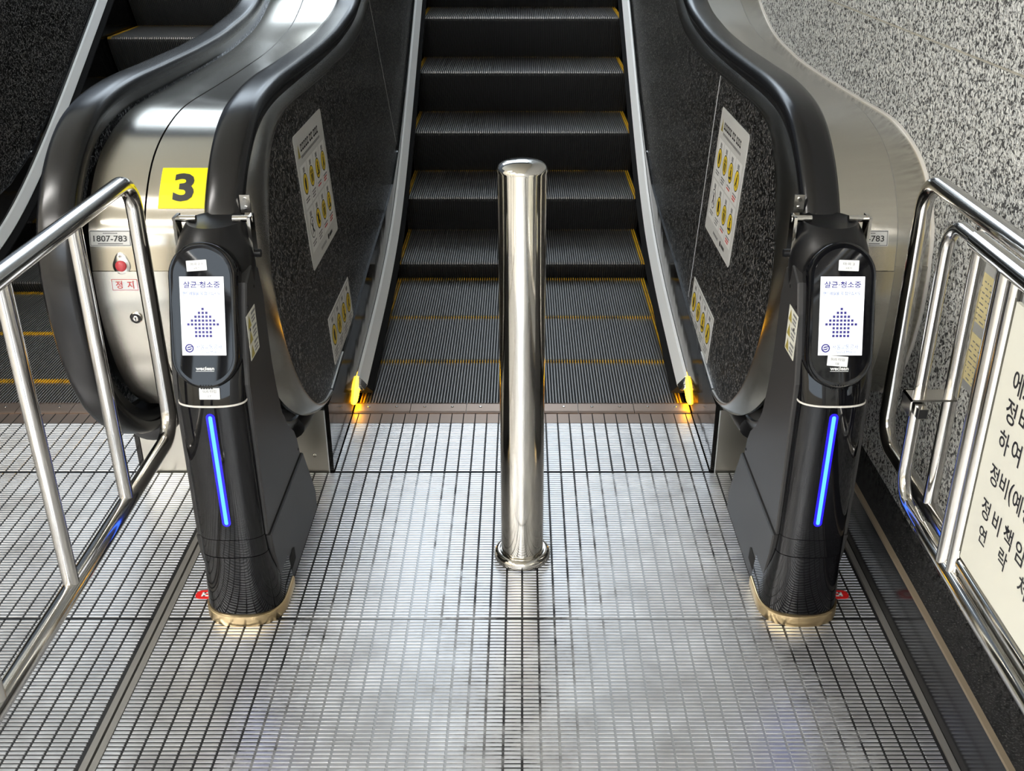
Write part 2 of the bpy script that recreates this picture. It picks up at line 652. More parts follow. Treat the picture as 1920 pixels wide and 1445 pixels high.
D_LO = catmull([(-0.3635, 0.7008), (-0.362, 0.60), (-0.335, 0.48), (-0.28, 0.38), (-0.20, 0.31)])
RO = catmull([(9.0, 5.36), (6.0, 3.63), (4.2, 2.59), (2.6, 1.667), (1.72, 1.158), (1.36, 1.028), (1.0, 0.988), (0.68, 0.980), (0.3, 0.983), (0.05, 0.985), (-0.10, 0.976), (-0.20, 0.948), (-0.29, 0.89), (-0.35, 0.81), (-0.372, 0.71), (-0.370, 0.604), (-0.356, 0.505), (-0.325, 0.42), (-0.255, 0.325), (-0.15, 0.250), (0.0, 0.192), (0.10, 0.183)])
PO = catmull([(9.0, 5.315), (6.0, 3.585), (4.2, 2.545), (2.6, 1.622), (1.75, 1.122), (1.40, 0.992), (1.05, 0.950), (0.68, 0.944), (0.35, 0.945), (0.12, 0.948), (-0.01, 0.938), (-0.085, 0.918), (-0.15, 0.880), (-0.195, 0.838), (-0.240, 0.78), (-0.286, 0.704), (-0.300, 0.606), (-0.290, 0.527), (-0.255, 0.433), (-0.198, 0.345), (-0.105, 0.262), (0.0, 0.216), (0.098, 0.200)])
ZS = [(-0.4, 0.19), (0.088, 0.197), (0.5, 0.238), (0.885, 0.285), (1.37, 0.325), (1.6, 0.355), (1.84, 0.43), (2.2, 0.60), (2.85, 0.965), (9.0, 4.51)]
BR = catmull([(0.455, 0.050), (0.7, 0.078), (1.05, 0.125), (1.38, 0.195), (1.6, 0.268), (1.85, 0.38), (2.2, 0.565), (2.85, 0.935), (4.2, 1.714), (9.0, 4.48)], 0.04)
IP = [i for i, p in enumerate(PO) if p[1] == min(q[1] for q in PO)][0]
# split panel outline at the foremost point
IFR = min(range(len(PO)), key=lambda i: PO[i][0])
UPF = sorted(PO[:IFR + 1])
LOF = sorted(PO[IFR:]) + [(a, b) for a, b in ZS if a > 0.11]
UPF = [(a, b) for a, b in UPF]


def XP(y, z, a0):
    """distance of the leaning interior panel from the escalator's middle"""
    zs = lin(ZS, max(y, 0.088))
    return a0 + 0.008 + 0.0667 * max(0.0, z - zs)


NOSE = [(1.528, 0.062), (1.895, 0.226), (2.25, 0.426), (2.60, 0.629), (2.948, 0.832), (3.294, 1.033), (3.640, 1.234), (3.986, 1.434)]


def build_step_mesh(half, depth, riser_h, undercut):
    """tread: ridges along Y in a dark body, curved ribbed riser"""
    P_ = 0.0091
    body = MB()
    body.box(-half, half, 0.004, depth, -0.02, -0.009)
    # riser body
    rs = [(0.004, -0.009)] + [(0.006 + undercut * (t ** 1.3), -0.009 - riser_h * t) for t in (0.15, 0.35, 0.6, 0.85, 1.0)]
    rings = [[(-half, y, z), (half, y, z), (half, y + 0.01, z - 0.002), (-half, y + 0.01, z - 0.002)] for y, z in rs]
    body.loft(rings)
    nn = int(2 * half / P_)
    tr, ye, ri = MB(), MB(), MB()
    for i in range(nn):
        x = -half + (i + 0.5) * P_
        side = i >= nn - 2 or i < 2
        w0, w1 = 0.0021, 0.0015

        def ridge(b, y0, y1):
            b.add([(x - w0, y0, -0.009), (x + w0, y0, -0.009), (x + w0, y1, -0.009), (x - w0, y1, -0.009), (x - w1, y0 + 0.001, 0), (x + w1, y0 + 0.001, 0), (x + w1, y1, 0), (x - w1, y1, 0)], [(4, 5, 6, 7), (0, 1, 5, 4), (1, 2, 6, 5), (2, 3, 7, 6), (3, 0, 4, 7)])
        if side:
            ridge(ye, 0.0, depth)
        else:
            ridge(tr, 0.0, depth - 0.027)
            ridge(ye, depth - 0.026, depth)
        for (ya, za), (yb, zb) in zip(rs, rs[1:]):
            ri.add([(x - w0, ya, za), (x + w0, ya, za), (x + w0, yb, zb), (x - w0, yb, zb), (x - w1, ya - 0.006, za), (x + w1, ya - 0.006, za), (x + w1, yb - 0.006, zb), (x - w1, yb - 0.006, zb)], [(4, 5, 6, 7), (0, 4, 7, 3), (1, 2, 6, 5)])
    return body, tr, ye, ri


def make_steps(esc, cx, half, first):
    mb = MB()
    pr = [(0.42, -0.05), (1.5, -0.05), (2.2, 0.05), (4.4, 1.32), (4.45, 1.50), (9.0, 4.12), (9.0, 3.9), (2.2, -0.12), (0.42, -0.12)]
    mb.loft([[(cx - half - 0.012, y, z) for y, z in pr], [(cx + half + 0.012, y, z) for y, z in pr]])
    mb.build('truss_pan', M['dark'], esc)
    # first = phase of the chain: 0 = this photo's middle escalator, larger = steps further down
    nodes = [(0.335, -0.003), (0.737, -0.003), (1.124, -0.003)] + NOSE
    if first:
        nodes = [nodes[0]] + [(a1 + (a0 - a1) * first, z1 + (z0 - z1) * first) for (a0, z0), (a1, z1) in zip([(0.350, -0.003)] + nodes[1:], nodes[1:])]
    items = []
    for k in range(len(nodes)):
        y, z = nodes[k]
        d = nodes[k + 1][0] - y - 0.002 if k + 1 < len(nodes) else 0.4
        flat = k + 1 < len(nodes) and nodes[k + 1][1] - z < 0.1 and z < 0.05
        items.append((y, z, d, 'F') if flat else (y, z, 0.465, 'I'))
    cache = {}
    for y0, z, d, kind in items:
        d2 = round(d, 3)
        key = (kind, d2)
        if key not in cache:
            parts = build_step_mesh(half, d2, 0.2 if kind == 'I' else 0.06, 0.10 if kind == 'I' else 0.02)
            body, tr, ye, ri = parts
            ob = body.build('step', M['tread_dark'])
            t1 = tr.build('tread_ridges', M['tread'])
            t2 = ye.build('demarcation_stripe', M['yellow_paint'])
            t3 = ri.build('riser_cleats', M['riser'])
            t2['label'] = 'worn yellow edge ridges'
            for t_ in (t1, t2, t3):
                t_.parent = ob
            cache[key] = ob
        else:
            src = cache[key]
            ob = src.copy()
            COL.objects.link(ob)
            for ch in src.children:
                c = ch.copy()
                COL.objects.link(c)
                c.parent = ob
        ob.parent = esc
        ob.location = Vector((cx, y0, z)) - wloc(esc)


def balustrade(esc, cx, sx, a0, hx, seams=(), hide=False):
    """one side: sx=-1 left, +1 right of the escalator's middle cx; a0 = half width between skirts; hx = handrail distance"""
    X = lambda d: cx + sx * d
    # skirt
    mb = MB()
    ys = [0.003, 0.088, 0.3, 0.5, 0.7, 0.885, 1.1, 1.37, 1.6, 1.84, 2.2, 2.85, 4.0, 9.0]
    rings = []
    for y in ys:
        zb = -0.02 if y < 1.4 else lin([(1.4, -0.02), (1.6, 0.0), (2.0, 0.12), (4.0, 1.2), (9.0, 4.1)], y) - 0.1
        zt = lin(ZS, y) + 0.004
        zb = min(-0.058, zb)
        rings.append([(X(a0), y, zb), (X(a0 + 0.012), y, zb), (X(a0 + 0.012), y, zt), (X(a0), y, zt)])
    mb.loft(rings)
    mb.build('skirt_panel', M['skirt'], esc)
    # deflector strip (aluminium, six-sided) with chrome end
    mb = MB()
    sweep(mb, BR, [(a0 - 0.001, 0.022), (a0 - 0.001, -0.014), (a0 - 0.028, -0.016), (a0 - 0.031, -0.010), (a0 - 0.009, 0.019)], cx, sx)
    strip = mb.build('deflector_strip', M['strip'], esc)
    mb = MB()
    y0, z0 = BR[0]
    rings = []
    for t, k in ((0.0, 1.0), (0.012, 0.96), (0.024, 0.78), (0.032, 0.45), (0.035, 0.1)):
        rings.append([(X(a0 - 0.0135 + dx * k), y0 - t, z0 + dz * k - 0.25 * t) for dx, dz in ((0.0125, -0.014), (0.0125, 0.020), (0.0040, 0.018), (-0.0165, -0.009), (-0.0140, -0.015))])
    mb.loft(rings)
    mb.build('end_cap', M['chrome'], strip, smooth=True, label='polished rounded end')
    mb = MB()
    sweep(mb, BR, [(a0 - 0.002, -0.016), (a0 - 0.027, -0.016), (a0 - 0.046, -0.034), (a0 - 0.046, -0.040), (a0 - 0.002, -0.040)], cx, sx)
    mb.build('deflector_brush', M['brush'], esc)
    # interior panel between outline curves
    ycols = [UPF[0][0] + 0.0005]
    ycols += [UPF[0][0] + d for d in (0.004, 0.012, 0.025, 0.04, 0.06, 0.08, 0.1, 0.13, 0.16, 0.2, 0.24, 0.28, 0.32, 0.36, 0.4, 0.45, 0.5, 0.6, 0.7, 0.8)]
    y = ycols[-1] + 0.1
    while y < 4.2:
        ycols.append(y)
        y += 0.1
    ycols += [4.5, 5.2, 6.0, 7.0, 8.0, 8.9]
    bounds = [-9.0] + list(seams) + [9.0]
    for q in range(len(bounds) - 1):
        cols = [c for c in ycols if bounds[q] + 0.02 < c < bounds[q + 1] - 0.02]
        if q > 0:
            cols = [bounds[q] + 0.0017] + cols
        if q < len(bounds) - 2:
            cols = cols + [bounds[q + 1] - 0.0017]
        mb = MB()
        rings = []
        for c in cols:
            sl = 0.0 if c < 1.1 else min(1.0, (c - 1.1) / 0.6)
            yt = c - sl * 0.25
            zt = lin(UPF, yt) + 0.006 * 0
            zb = lin(LOF, c)
            ring = []
            for k in range(7):
                t = k / 6
                yy_ = c + (yt - c) * t
                zz = zb + (zt - zb) * t
                ring.append((X(XP(yy_, zz, a0)), yy_, zz))
            for k in range(6, -1, -1):
                p = ring[k]
                ring.append((p[0] + sx * 0.012, p[1], p[2]))
            rings.append(ring)
        mb.loft(rings)
        mb.build('balustrade_panel', M['panel'], esc, smooth=True, angle=30)
    for c in seams:
        sl = 0.0 if c < 1.1 else min(1.0, (c - 1.1) / 0.6)
        yt = c - sl * 0.25
        zt, zb = lin(UPF, yt), lin(LOF, c)
        mb = MB()
        rings = []
        for k in range(7):
            t = 0.03 + 0.97 * k / 6
            yy_, zz = c + (yt - c) * t, zb + (zt - zb) * t
            xx = XP(yy_, zz, a0) - 0.0008
            rings.append([(X(xx), yy_ - 0.0014, zz), (X(xx), yy_ + 0.0014, zz), (X(xx + 0.006), yy_ + 0.0014, zz), (X(xx + 0.006), yy_ - 0.0014, zz)])
        mb.loft(rings)
        mb.build('panel_joint', M['alu'], esc)
    # edge bead under the panel
    mb = MB()
    cur = [(y_, lin(LOF, y_) + 0.0) for y_ in [0.1 + 0.05 * i for i in range(80)] + [5.0, 6.5, 8.8]]
    rings = []
    for y_, z_ in cur:
        xx = XP(y_, z_, a0)
        rings.append([(X(xx - 0.004), y_, z_ - 0.001), (X(xx + 0.008), y_, z_ - 0.001), (X(xx + 0.008), y_, z_ + 0.003), (X(xx - 0.004), y_, z_ + 0.003)])
    mb.loft(rings)
    mb.build('panel_bead', M['alu'], esc)
    mb = MB()
    rings = []
    for (py, pz), (ny, nz) in zip(PO, normals2(PO)):
        xx = XP(py, pz, a0)
        rings.append([(X(xx - 0.0045), py + ny * 0.001, pz + nz * 0.001), (X(xx - 0.0045), py - ny * 0.002, pz - nz * 0.002), (X(xx + 0.006), py - ny * 0.002, pz - nz * 0.002), (X(xx + 0.006), py + ny * 0.001, pz + nz * 0.001)])
    mb.loft(rings)
    mb.build('rim_bead', M['alu'], esc, smooth=True)
    # newel rim: band between panel outline and handrail guide
    def resample(path, ts):
        L = [0.0]
        for p, q_ in zip(path, path[1:]):
            L.append(L[-1] + math.hypot(q_[0] - p[0], q_[1] - p[1]))
        out = []
        i = 0
        for t in ts:
            s_ = t * L[-1]
            while i < len(L) - 2 and L[i + 1] < s_:
                i += 1
            k = (s_ - L[i]) / max(1e-9, L[i + 1] - L[i])
            out.append((path[i][0] + (path[i + 1][0] - path[i][0]) * k, path[i][1] + (path[i + 1][1] - path[i][1]) * k))
        return out
    # nearest outer point for every inner point keeps the band square to the outline
    inner = PO
    outer = []
    j = 0
    for p in inner:
        best, bj = None, j
        for k in range(j, min(j + 40, len(RO))):
            d_ = (RO[k][0] - p[0]) ** 2 + (RO[k][1] - p[1]) ** 2
            if best is None or d_ < best:
                best, bj = d_, k
        j = bj
        outer.append(RO[j])
    outer[-1] = RO[-1]
    for _ in range(3):
        outer = [outer[0]] + [((outer[i - 1][0] + 2 * outer[i][0] + outer[i + 1][0]) / 4, (outer[i - 1][1] + 2 * outer[i][1] + outer[i + 1][1]) / 4) for i in range(1, len(outer) - 1)] + [outer[-1]]
    rings = []
    for (py, pz), (oy, oz) in zip(inner, outer):
        xi = XP(py, pz, a0)
        xo = max(hx - 0.030, XP(oy, oz, a0) + 0.004) if oz > 0.45 else (a0 + 0.012 + max(0, oz - 0.18) * 0.17)
        sec = []
        for t, bul in ((0.0, 0.0), (0.02, 0.006), (0.12, 0.007), (0.45, 0.006), (0.8, 0.002), (1.0, -0.004)):
            x_ = (xi - 0.002) * (1 - t) + xo * t - bul
            sec.append((X(x_), py + (oy - py) * t, pz + (oz - pz) * t))
        back = [(X(xo + 0.012), oy, oz), (X(xi + 0.014), py, pz)]
        rings.append(sec + back)
    mb = MB()
    mb.loft(rings)
    mb.build('newel_rim', M['steel_rim'], esc, smooth=True, angle=35)
    # handrail guide and handrail
    mb = MB()
    sweep(mb, T[: len(T)], [(-0.034, 0.018), (0.034, 0.018), (0.030, 0.058), (-0.030, 0.058)], X(hx), sx)
    mb.build('handrail_guide', M['guide'], esc)
    w_, th = 0.039, 0.034
    sec = [(-w_ + 0.012, th), (-w_, th - 0.004), (-w_ - 0.001, 0.020), (-w_ + 0.002, 0.010), (-w_ + 0.009, 0.0035), (-w_ + 0.02, 0.0008), (-0.008, 0.0), (0.008, 0.0), (w_ - 0.02, 0.0008), (w_ - 0.009, 0.0035), (w_ - 0.002, 0.010), (w_ + 0.001, 0.020), (w_, th - 0.004), (w_ - 0.012, th)]
    mb = MB()
    sweep(mb, T, sec, X(hx), sx)
    mb.build('handrail', M['rubber'], esc, smooth=True, angle=50)


def sheet(esc, path, x0, x1, name='deck_cover', t=0.004, material=None, label=None):
    mb = MB()
    sweep(mb, path, [(x0, 0.0), (x1, 0.0), (x1, t), (x0, t)], 0.0, 1)
    return mb.build(name, material or M['steel'], esc, smooth=True, angle=40, label=label)


def comb_plate(esc, cx, a0):
    mb = MB()
    x0, x1 = cx - a0 + 0.002, cx + a0 - 0.002
    mb.box(x0, x1, 0.283, 0.341, -0.012, -0.001)
    cp = mb.build('comb_plate', M['comb'], esc)
    k = math.ceil(x0 / GX)
    mb = MB()
    while k * GX < x1:
        mb.box(k * GX - 0.0014, k * GX + 0.0014, 0.283, 0.341, -0.001, -0.0006)
        k += 1
    mb.build('plate_joints', M['dark'], cp, kind='stuff')
    # comb carrier with sloping front and teeth
    seg = 6
    for i in range(seg):
        a = x0 + (x1 - x0) * i / seg + 0.0008
        b = x0 + (x1 - x0) * (i + 1) / seg - 0.0008
        mb = MB()
        prof = [(0.343, -0.01), (0.343, 0.001), (0.352, 0.003), (0.395, 0.005), (0.409, 0.001), (0.409, -0.01)]
        mb.loft([[(a, y, z) for y, z in prof], [(b, y, z) for y, z in prof]])
        nt = int((b - a) / 0.0091)
        for j in range(nt):
            x = a + (j + 0.5) * (b - a) / nt
            v = [(x - 0.0016, 0.407, -0.008), (x + 0.0016, 0.407, -0.008), (x + 0.0016, 0.407, 0.002), (x - 0.0016, 0.407, 0.002), (x - 0.0008, 0.424, -0.008), (x + 0.0008, 0.424, -0.008), (x + 0.0008, 0.424, -0.0055), (x - 0.0008, 0.424, -0.0055)]
            mb.add(v, [(0, 1, 2, 3), (4, 7, 6, 5), (3, 2, 6, 7), (0, 3, 7, 4), (1, 5, 6, 2)])
        cs = mb.build('comb_segment', M['comb'], esc)
        for fx in (0.25, 0.75):
            sc_ = MB()
            xx = a + (b - a) * fx
            sc_.lathe([(0.0042, 0.0), (0.0042, 0.0012), (0.003, 0.0018)], (xx, 0.377, 0.0040), 12)
            sc_.build('screw', M['chrome'], cs)


def comb_lamp(esc, cx, sx, a0):
    mb = MB()
    rings = []
    nn = 14
    for t, k in ((0.0, 1.0), (0.006, 0.95), (0.009, 0.7)):
        r = []
        for i in range(nn):
            an = 2 * PI * i / nn
            u = math.cos(an)
            v = math.sin(an) * (1 - 0.25 * abs(u))
            r.append((cx + sx * (a0 - t), 0.430 + 0.070 * u * k, 0.042 + 0.025 * v * k + 0.020 * u))
        rings.append(r)
    mb.loft(rings)
    mb.build('comb_lamp', M['comb_lamp'], esc, smooth=True, label='glowing amber almond-shaped comb light')


# --- middle escalator
E1 = thing('escalator', 'middle escalator straight behind the bollard, with a cleaning machine on each handrail', 'escalator', (0, 0.9, 0))
make_steps(E1, 0.0, 0.500, 0.0)
balustrade(E1, 0.0, -1, 0.507, 0.60, seams=(1.86,))
balustrade(E1, 0.0, 1, 0.507, 0.60, seams=(0.605,))
comb_plate(E1, 0.0, 0.507)
comb_lamp(E1, 0.0, -1, 0.507)
comb_lamp(E1, 0.0, 1, 0.507)
SEAM_X = -0.781
sheet(E1, D_UP, SEAM_X + 0.002, -0.638)
sheet(E1, D_LO, SEAM_X + 0.002, -0.638)
sheet(E1, D_UP, 0.638, 0.7765)
sheet(E1, D_LO, 0.638, 0.7765)
# recessed outer cover against the granite wall
off = 0.030
N_ = normals2(D_UP)
R_UP = [(y + n_[0] * off, z + n_[1] * off) for (y, z), n_ in zip(D_UP, N_)]
N_ = normals2(D_LO)
R_LO = [(y + n_[0] * off, z + n_[1] * off) for (y, z), n_ in zip(D_LO, N_)]
sheet(E1, R_UP, 0.7785, WALL_X - 0.003, 'wall_side_cover')
sheet(E1, R_LO, 0.7785, WALL_X - 0.003, 'wall_side_cover')
mb = MB()
sweep(mb, R_UP + R_LO[1:], [(WALL_X - 0.008, -0.004), (WALL_X - 0.001, -0.004), (WALL_X - 0.001, 0.006), (WALL_X - 0.008, 0.006)], 0.0)
mb.build('edge_bead', M['white_trim'], E1, smooth=True)
mb = MB()
sweep(mb, D_UP + D_LO[1:], [(0.7755, 0.001), (0.7785, 0.001), (0.7785, 0.034), (0.7755, 0.034)], 0.0)
mb.build('cover_flange', M['seam'], E1, smooth=True)


def base_box(esc, x0, x1, h=0.185):
    mb = MB()
    mb.box(x0, x1, 0.004, 4.0, -0.012, h)
    bx = mb.build('base_box', M['box_steel'], esc)
    return bx


bb = base_box(E1, SEAM_X + 0.002, -0.521)
for x, z in ((-0.625, 0.10), (-0.555, 0.05)):
    s_ = MB()
    s_.loft([[(x + r * math.cos(2 * PI * k / 10), y, z + r * math.sin(2 * PI * k / 10)) for k in range(10)] for r, y in ((0.005, 0.004), (0.005, 0.002), (0.003, 0.001))])
    s_.build('screw', M['chrome'], bb)
mb = MB()
mb.box(-0.521, -0.5185, 0.002, 0.05, -0.012, 0.185)
mb.build('box_edge', M['alu'], bb)
bb = base_box(E1, 0.521, 0.86)
mb = MB()
mb.box(0.5185, 0.521, 0.002, 0.05, -0.012, 0.185)
mb.build('box_edge', M['alu'], bb)


def newel_filler(esc, x0, x1):
    """dark inside of the newel, seen below the covers"""
    mb = MB()
    pts = [(1.2, 0.18), (1.2, 0.90), (0.0, 0.90), (-0.15, 0.85), (-0.25, 0.75), (-0.29, 0.62), (-0.27, 0.48), (-0.19, 0.36), (-0.08, 0.27), (0.0, 0.24), (0.0, 0.18)]
    mb.loft([[(x0, y, z) for y, z in pts], [(x1, y, z) for y, z in pts]])
    return mb.build('newel_core', M['dark'], esc)


newel_filler(E1, SEAM_X + 0.004, -0.575)
newel_filler(E1, 0.575, 0.86)
# rubber inlet where the handrail returns into the base
for sx in (-1, 1):
    mb = MB()
    path = fillet([(sx * 0.60, -0.16, 0.222), (sx * 0.60, -0.06, 0.205), (sx * 0.60, 0.01, 0.205)], 0.05)
    rings = []
    for (y, rx, rz) in ((-0.115, 0.030, 0.022), (-0.11, 0.052, 0.036), (-0.06, 0.058, 0.042), (0.004, 0.062, 0.048)):
        rings.append([(sx * 0.60 + rx * math.cos(2 * PI * k / 20), y, 0.195 + rz * math.sin(2 * PI * k / 20)) for k in range(20)])
    mb.loft(rings)
    mb.build('handrail_inlet', M['guide'], E1, smooth=True)

# --- left escalator
LC, LA, LH = -1.52, 0.49, 0.585
E2 = thing('escalator', 'left escalator beyond the steel railing, only partly in view', 'escalator', (LC, 0.9, 0))
make_steps(E2, LC, 0.483, 0.385)
balustrade(E2, LC, -1, LA, LH, seams=())
balustrade(E2, LC, 1, LA, LH, seams=())
comb_plate(E2, LC, LA)
comb_lamp(E2, LC, -1, LA)
comb_lamp(E2, LC, 1, LA)
sheet(E2, D_UP, LC + LH + 0.038, SEAM_X - 0.002)
sheet(E2, D_LO, LC + LH + 0.038, SEAM_X - 0.002)
base_box(E2, LC + LA + 0.014, SEAM_X - 0.0005)
base_box(E2, LC - LA - 0.20, LC - LA - 0.014)
newel_filler(E2, LC + LH - 0.02, SEAM_X - 0.004)
mb = MB()
rings = []
for (y, rx, rz) in ((-0.115, 0.030, 0.022), (-0.11, 0.052, 0.036), (-0.06, 0.058, 0.042), (0.004, 0.062, 0.048)):
    rings.append([(LC + LH + rx * math.cos(2 * PI * k / 20), y, 0.195 + rz * math.sin(2 * PI * k / 20)) for k in range(20)])
mb.loft(rings)
mb.build('handrail_inlet', M['guide'], E2, smooth=True)


# ------------------------------------------------------------------ prints on the newel covers
DALL = D_UP + D_LO[1:]
_L = [0.0]
for p, q in zip(DALL, DALL[1:]):
    _L.append(_L[-1] + math.hypot(q[0] - p[0], q[1] - p[1]))


def deck_len_at_v(v):
    """arc length along the cover at the height z given"""
    for i in range(len(DALL) - 1):
        if DALL[i][0] < 0.1 and DALL[i][1] >= v >= DALL[i + 1][1]:
            k = (DALL[i][1] - v) / max(1e-9, DALL[i][1] - DALL[i + 1][1])
            return _L[i] + k * (_L[i + 1] - _L[i])
    return _L[-1]


def deck_map(xc, zc):
    s0 = deck_len_at_v(zc)

    def fn(a, b, h):
        s_ = s0 - b
        i = 0
        while i < len(_L) - 2 and _L[i + 1] < s_:
            i += 1
        k = (s_ - _L[i]) / (_L[i + 1] - _L[i])
        y = DALL[i][0] + (DALL[i + 1][0] - DALL[i][0]) * k
        z = DALL[i][1] + (DALL[i + 1][1] - DALL[i][1]) * k
        t = Vector((DALL[i + 1][0] - DALL[i][0], DALL[i + 1][1] - DALL[i][1])).normalized()
        ny, nz = t.y, -t.x            # outward
        return (xc + a, y + ny * h, z + nz * h)
    return fn


# yellow number sign
dc = Decal(deck_map(-0.7065, 0.859))
sg = thing('number_sign', 'square yellow sign with a black 3 on the steel newel cover', 'sign', dc.fn(0, 0, 0))
mb = MB()
for i in range(10):
    a0_, a1_ = -0.048, 0.048
    b0_, b1_ = -0.048 + 0.0096 * i, -0.048 + 0.0096 * (i + 1)
    mb.add([dc.fn(a0_, b0_, 0.0015), dc.fn(a1_, b0_, 0.0015), dc.fn(a1_, b1_, 0.0015), dc.fn(a0_, b1_, 0.0015), dc.fn(a0_, b0_, 0), dc.fn(a1_, b0_, 0), dc.fn(a1_, b1_, 0), dc.fn(a0_, b1_, 0)], [(0, 1, 2, 3), (4, 7, 6, 5), (0, 3, 7, 4), (1, 5, 6, 2)] + ([(0, 4, 5, 1)] if i == 0 else []) + ([(2, 6, 7, 3)] if i == 9 else []))
mb.build('sign_plate', M['yellow'], sg)
mb = MB()
dc.text(mb, '3', 0.002, 0.0, 0.066, h=0.0024, width=0.043, bold=0.035)
mb.build('numeral', M['ink'], sg)


def number_plate(xc, label):
    d = Decal(deck_map(xc, 0.768))
    t = thing('number_plate', label, 'sign', d.fn(0, 0, 0))
    mb = MB()
    d.plate(mb, -0.043, 0.043, -0.0165, 0.0165, 0.002, 0.001)
    mb.build('plate', M['sticker_grey'], t)
    mb = MB()
    d.frame(mb, -0.0415, 0.0415, -0.015, 0.015, 0.0010, h=0.0014)
    d.text(mb, '1807-783', 0, -0.0005, 0.0125, h=0.0014, width=0.069, bold=0.012)
    for k in range(9):
        d.rect(mb, -0.014 + k * 0.0034, -0.0118 + k * 0.0034, 0.0095, 0.0112, h=0.0014)
    d.rect(mb, -0.026, 0.026, -0.0118, -0.0104, h=0.0014)
    mb.build('lettering', M['ink'], t)


number_plate(-0.853, 'small silver 1807-783 number plate behind the left steel railing')
number_plate(0.715, 'small silver 1807-783 number plate half hidden by the right cleaning machine')


def stop_sign(xc, label):
    d = Decal(deck_map(xc, 0.672))
    t = thing('stop_sticker', label, 'sign', d.fn(0, 0, 0))
    mb = MB()
    d.plate(mb, -0.029, 0.029, -0.014, 0.014, 0.001, 0.0006)
    mb.build('sticker', M['paper'], t)
    mb = MB()
    d.frame(mb, -0.027, 0.027, -0.012, 0.012, 0.0009, h=0.0011)
    d.text(mb, '정', -0.012, 0, 0.0165, h=0.0011, bold=0.012)
    d.text(mb, '지', 0.012, 0, 0.0165, h=0.0011, bold=0.012)
    mb.build('lettering', M['ink_red'], t)


stop_sign(-0.833, 'white stop sticker with red Korean letters below the red button')
stop_sign(0.712, 'white and red stop sticker behind the right cleaning machine')


def stop_button(esc, xc):
    d = Decal(deck_map(xc, 0.712))
    mb = MB()
    out = []
    for k in range(28):
        an = 2 * PI * k / 28
        r = 0.0185 + 0.010 * max(0, math.sin(an)) ** 6
        out.append((r * math.cos(an), r * math.sin(an)))
    mb.loft([[d.fn(a, b, 0) for a, b in out], [d.fn(a, b, 0.002) for a, b in out], [d.fn(a * 0.93, b * 0.93, 0.003) for a, b in out]])
    pl = mb.build('stop_button', M['steel_rim'], esc, smooth=True, label='round red emergency stop button in a steel bezel')
    mb = MB()
    ring = lambda r, h: [d.fn(r * math.cos(2 * PI * k / 24), r * math.sin(2 * PI * k / 24), h) for k in range(24)]
    mb.loft([ring(0.0115, 0.002), ring(0.0115, 0.006), ring(0.0095, 0.008), ring(0.003, 0.009)])
    mb.build('red_lens', M['red_lens'], pl, smooth=True)
    mb = MB()
    rg = lambda r, h: [d.fn(r * math.cos(2 * PI * k / 10), 0.0205 + r * math.sin(2 * PI * k / 10), h) for k in range(10)]
    mb.loft([rg(0.003, 0.002), rg(0.003, 0.004), rg(0.001, 0.005)])
    mb.build('screw', M['chrome'], pl)


stop_button(E2, -0.835)
stop_button(E1, 0.70)
d = Decal(deck_map(-0.822, 0.597))
ring = lambda r, h, nn=24: [d.fn(r * math.cos(2 * PI * k / nn), r * math.sin(2 * PI * k / nn), h) for k in range(nn)]
mb = MB()
mb.loft([ring(0.0130, 0), ring(0.0130, 0.003), ring(0.0112, 0.004), ring(0.0105, 0.003), ring(0.004, 0.003)])
ks = mb.build('key_switch', M['chrome'], E2, smooth=True, label='round key switch')
mb = MB()
mb.loft([ring(0.0103, 0.003), ring(0.0103, 0.0038)])
mb.build('black_ring', M['ink'], ks)
mb = MB()
mb.loft([ring(0.0062, 0.0038), ring(0.0062, 0.0056), ring(0.0052, 0.0062)])
d.poly(mb, [(-0.0008, -0.004), (0.0008, -0.004), (0.0008, 0.002), (-0.0008, 0.002)], 1, 0.0066)
d.disc(mb, 0, 0.002, 0.0018, 1, 0.0066, 12)
mb.build('cylinder', [M['chrome'], M['ink']], ks)


# ------------------------------------------------------------------ warning stickers on the balustrades
def pictogram(mb, d, a, b, r, kind):
    d.disc(mb, a, b, r, 1, 0.0016)
    d.disc(mb, a, b, r * 0.90, 0, 0.0018)
    h = 0.0020
    if kind == 7:
        d.disc(mb, a, b, r * 0.9, 2, 0.0019)
    P_ = lambda pts: d.poly(mb, [(a + x * r, b + y * r) for x, y in pts], 1, h)
    k = kind % 4
    if k == 0:          # hand holding a rail
        P_([(-0.25, -0.55), (0.2, -0.55), (0.32, 0.1), (0.2, 0.5), (-0.05, 0.6), (-0.3, 0.35), (-0.38, -0.1)])
    elif k == 1:        # two standing figures
        for o_ in (-0.25, 0.28):
            P_([(o_ - 0.13, -0.6), (o_ + 0.13, -0.6), (o_ + 0.2, 0.2), (o_ - 0.2, 0.2)])
            d.disc(mb, a + o_ * r, b + 0.42 * r, 0.17 * r, 1, h, 10)
    elif k == 2:        # figure on a step
        P_([(-0.55, -0.6), (0.5, -0.6), (0.5, -0.25), (0.0, -0.25), (0.0, -0.42), (-0.55, -0.42)])
        P_([(-0.15, -0.25), (0.2, -0.25), (0.28, 0.3), (-0.12, 0.3)])
        d.disc(mb, a + 0.08 * r, b + 0.5 * r, 0.17 * r, 1, h, 10)
    else:               # running figure
        P_([(-0.2, -0.1), (0.15, -0.15), (0.3, 0.35), (-0.05, 0.4)])
        P_([(-0.5, -0.55), (-0.32, -0.6), (0.1, -0.15), (-0.15, -0.05)])
        P_([(0.2, -0.6), (0.4, -0.5), (0.15, -0.05), (-0.05, -0.1)])
        d.disc(mb, a + 0.2 * r, b + 0.55 * r, 0.16 * r, 1, h, 10)
    if kind in (4, 7):
        P_([(-0.6, 0.5), (-0.5, 0.6), (0.6, -0.5), (0.5, -0.6)])


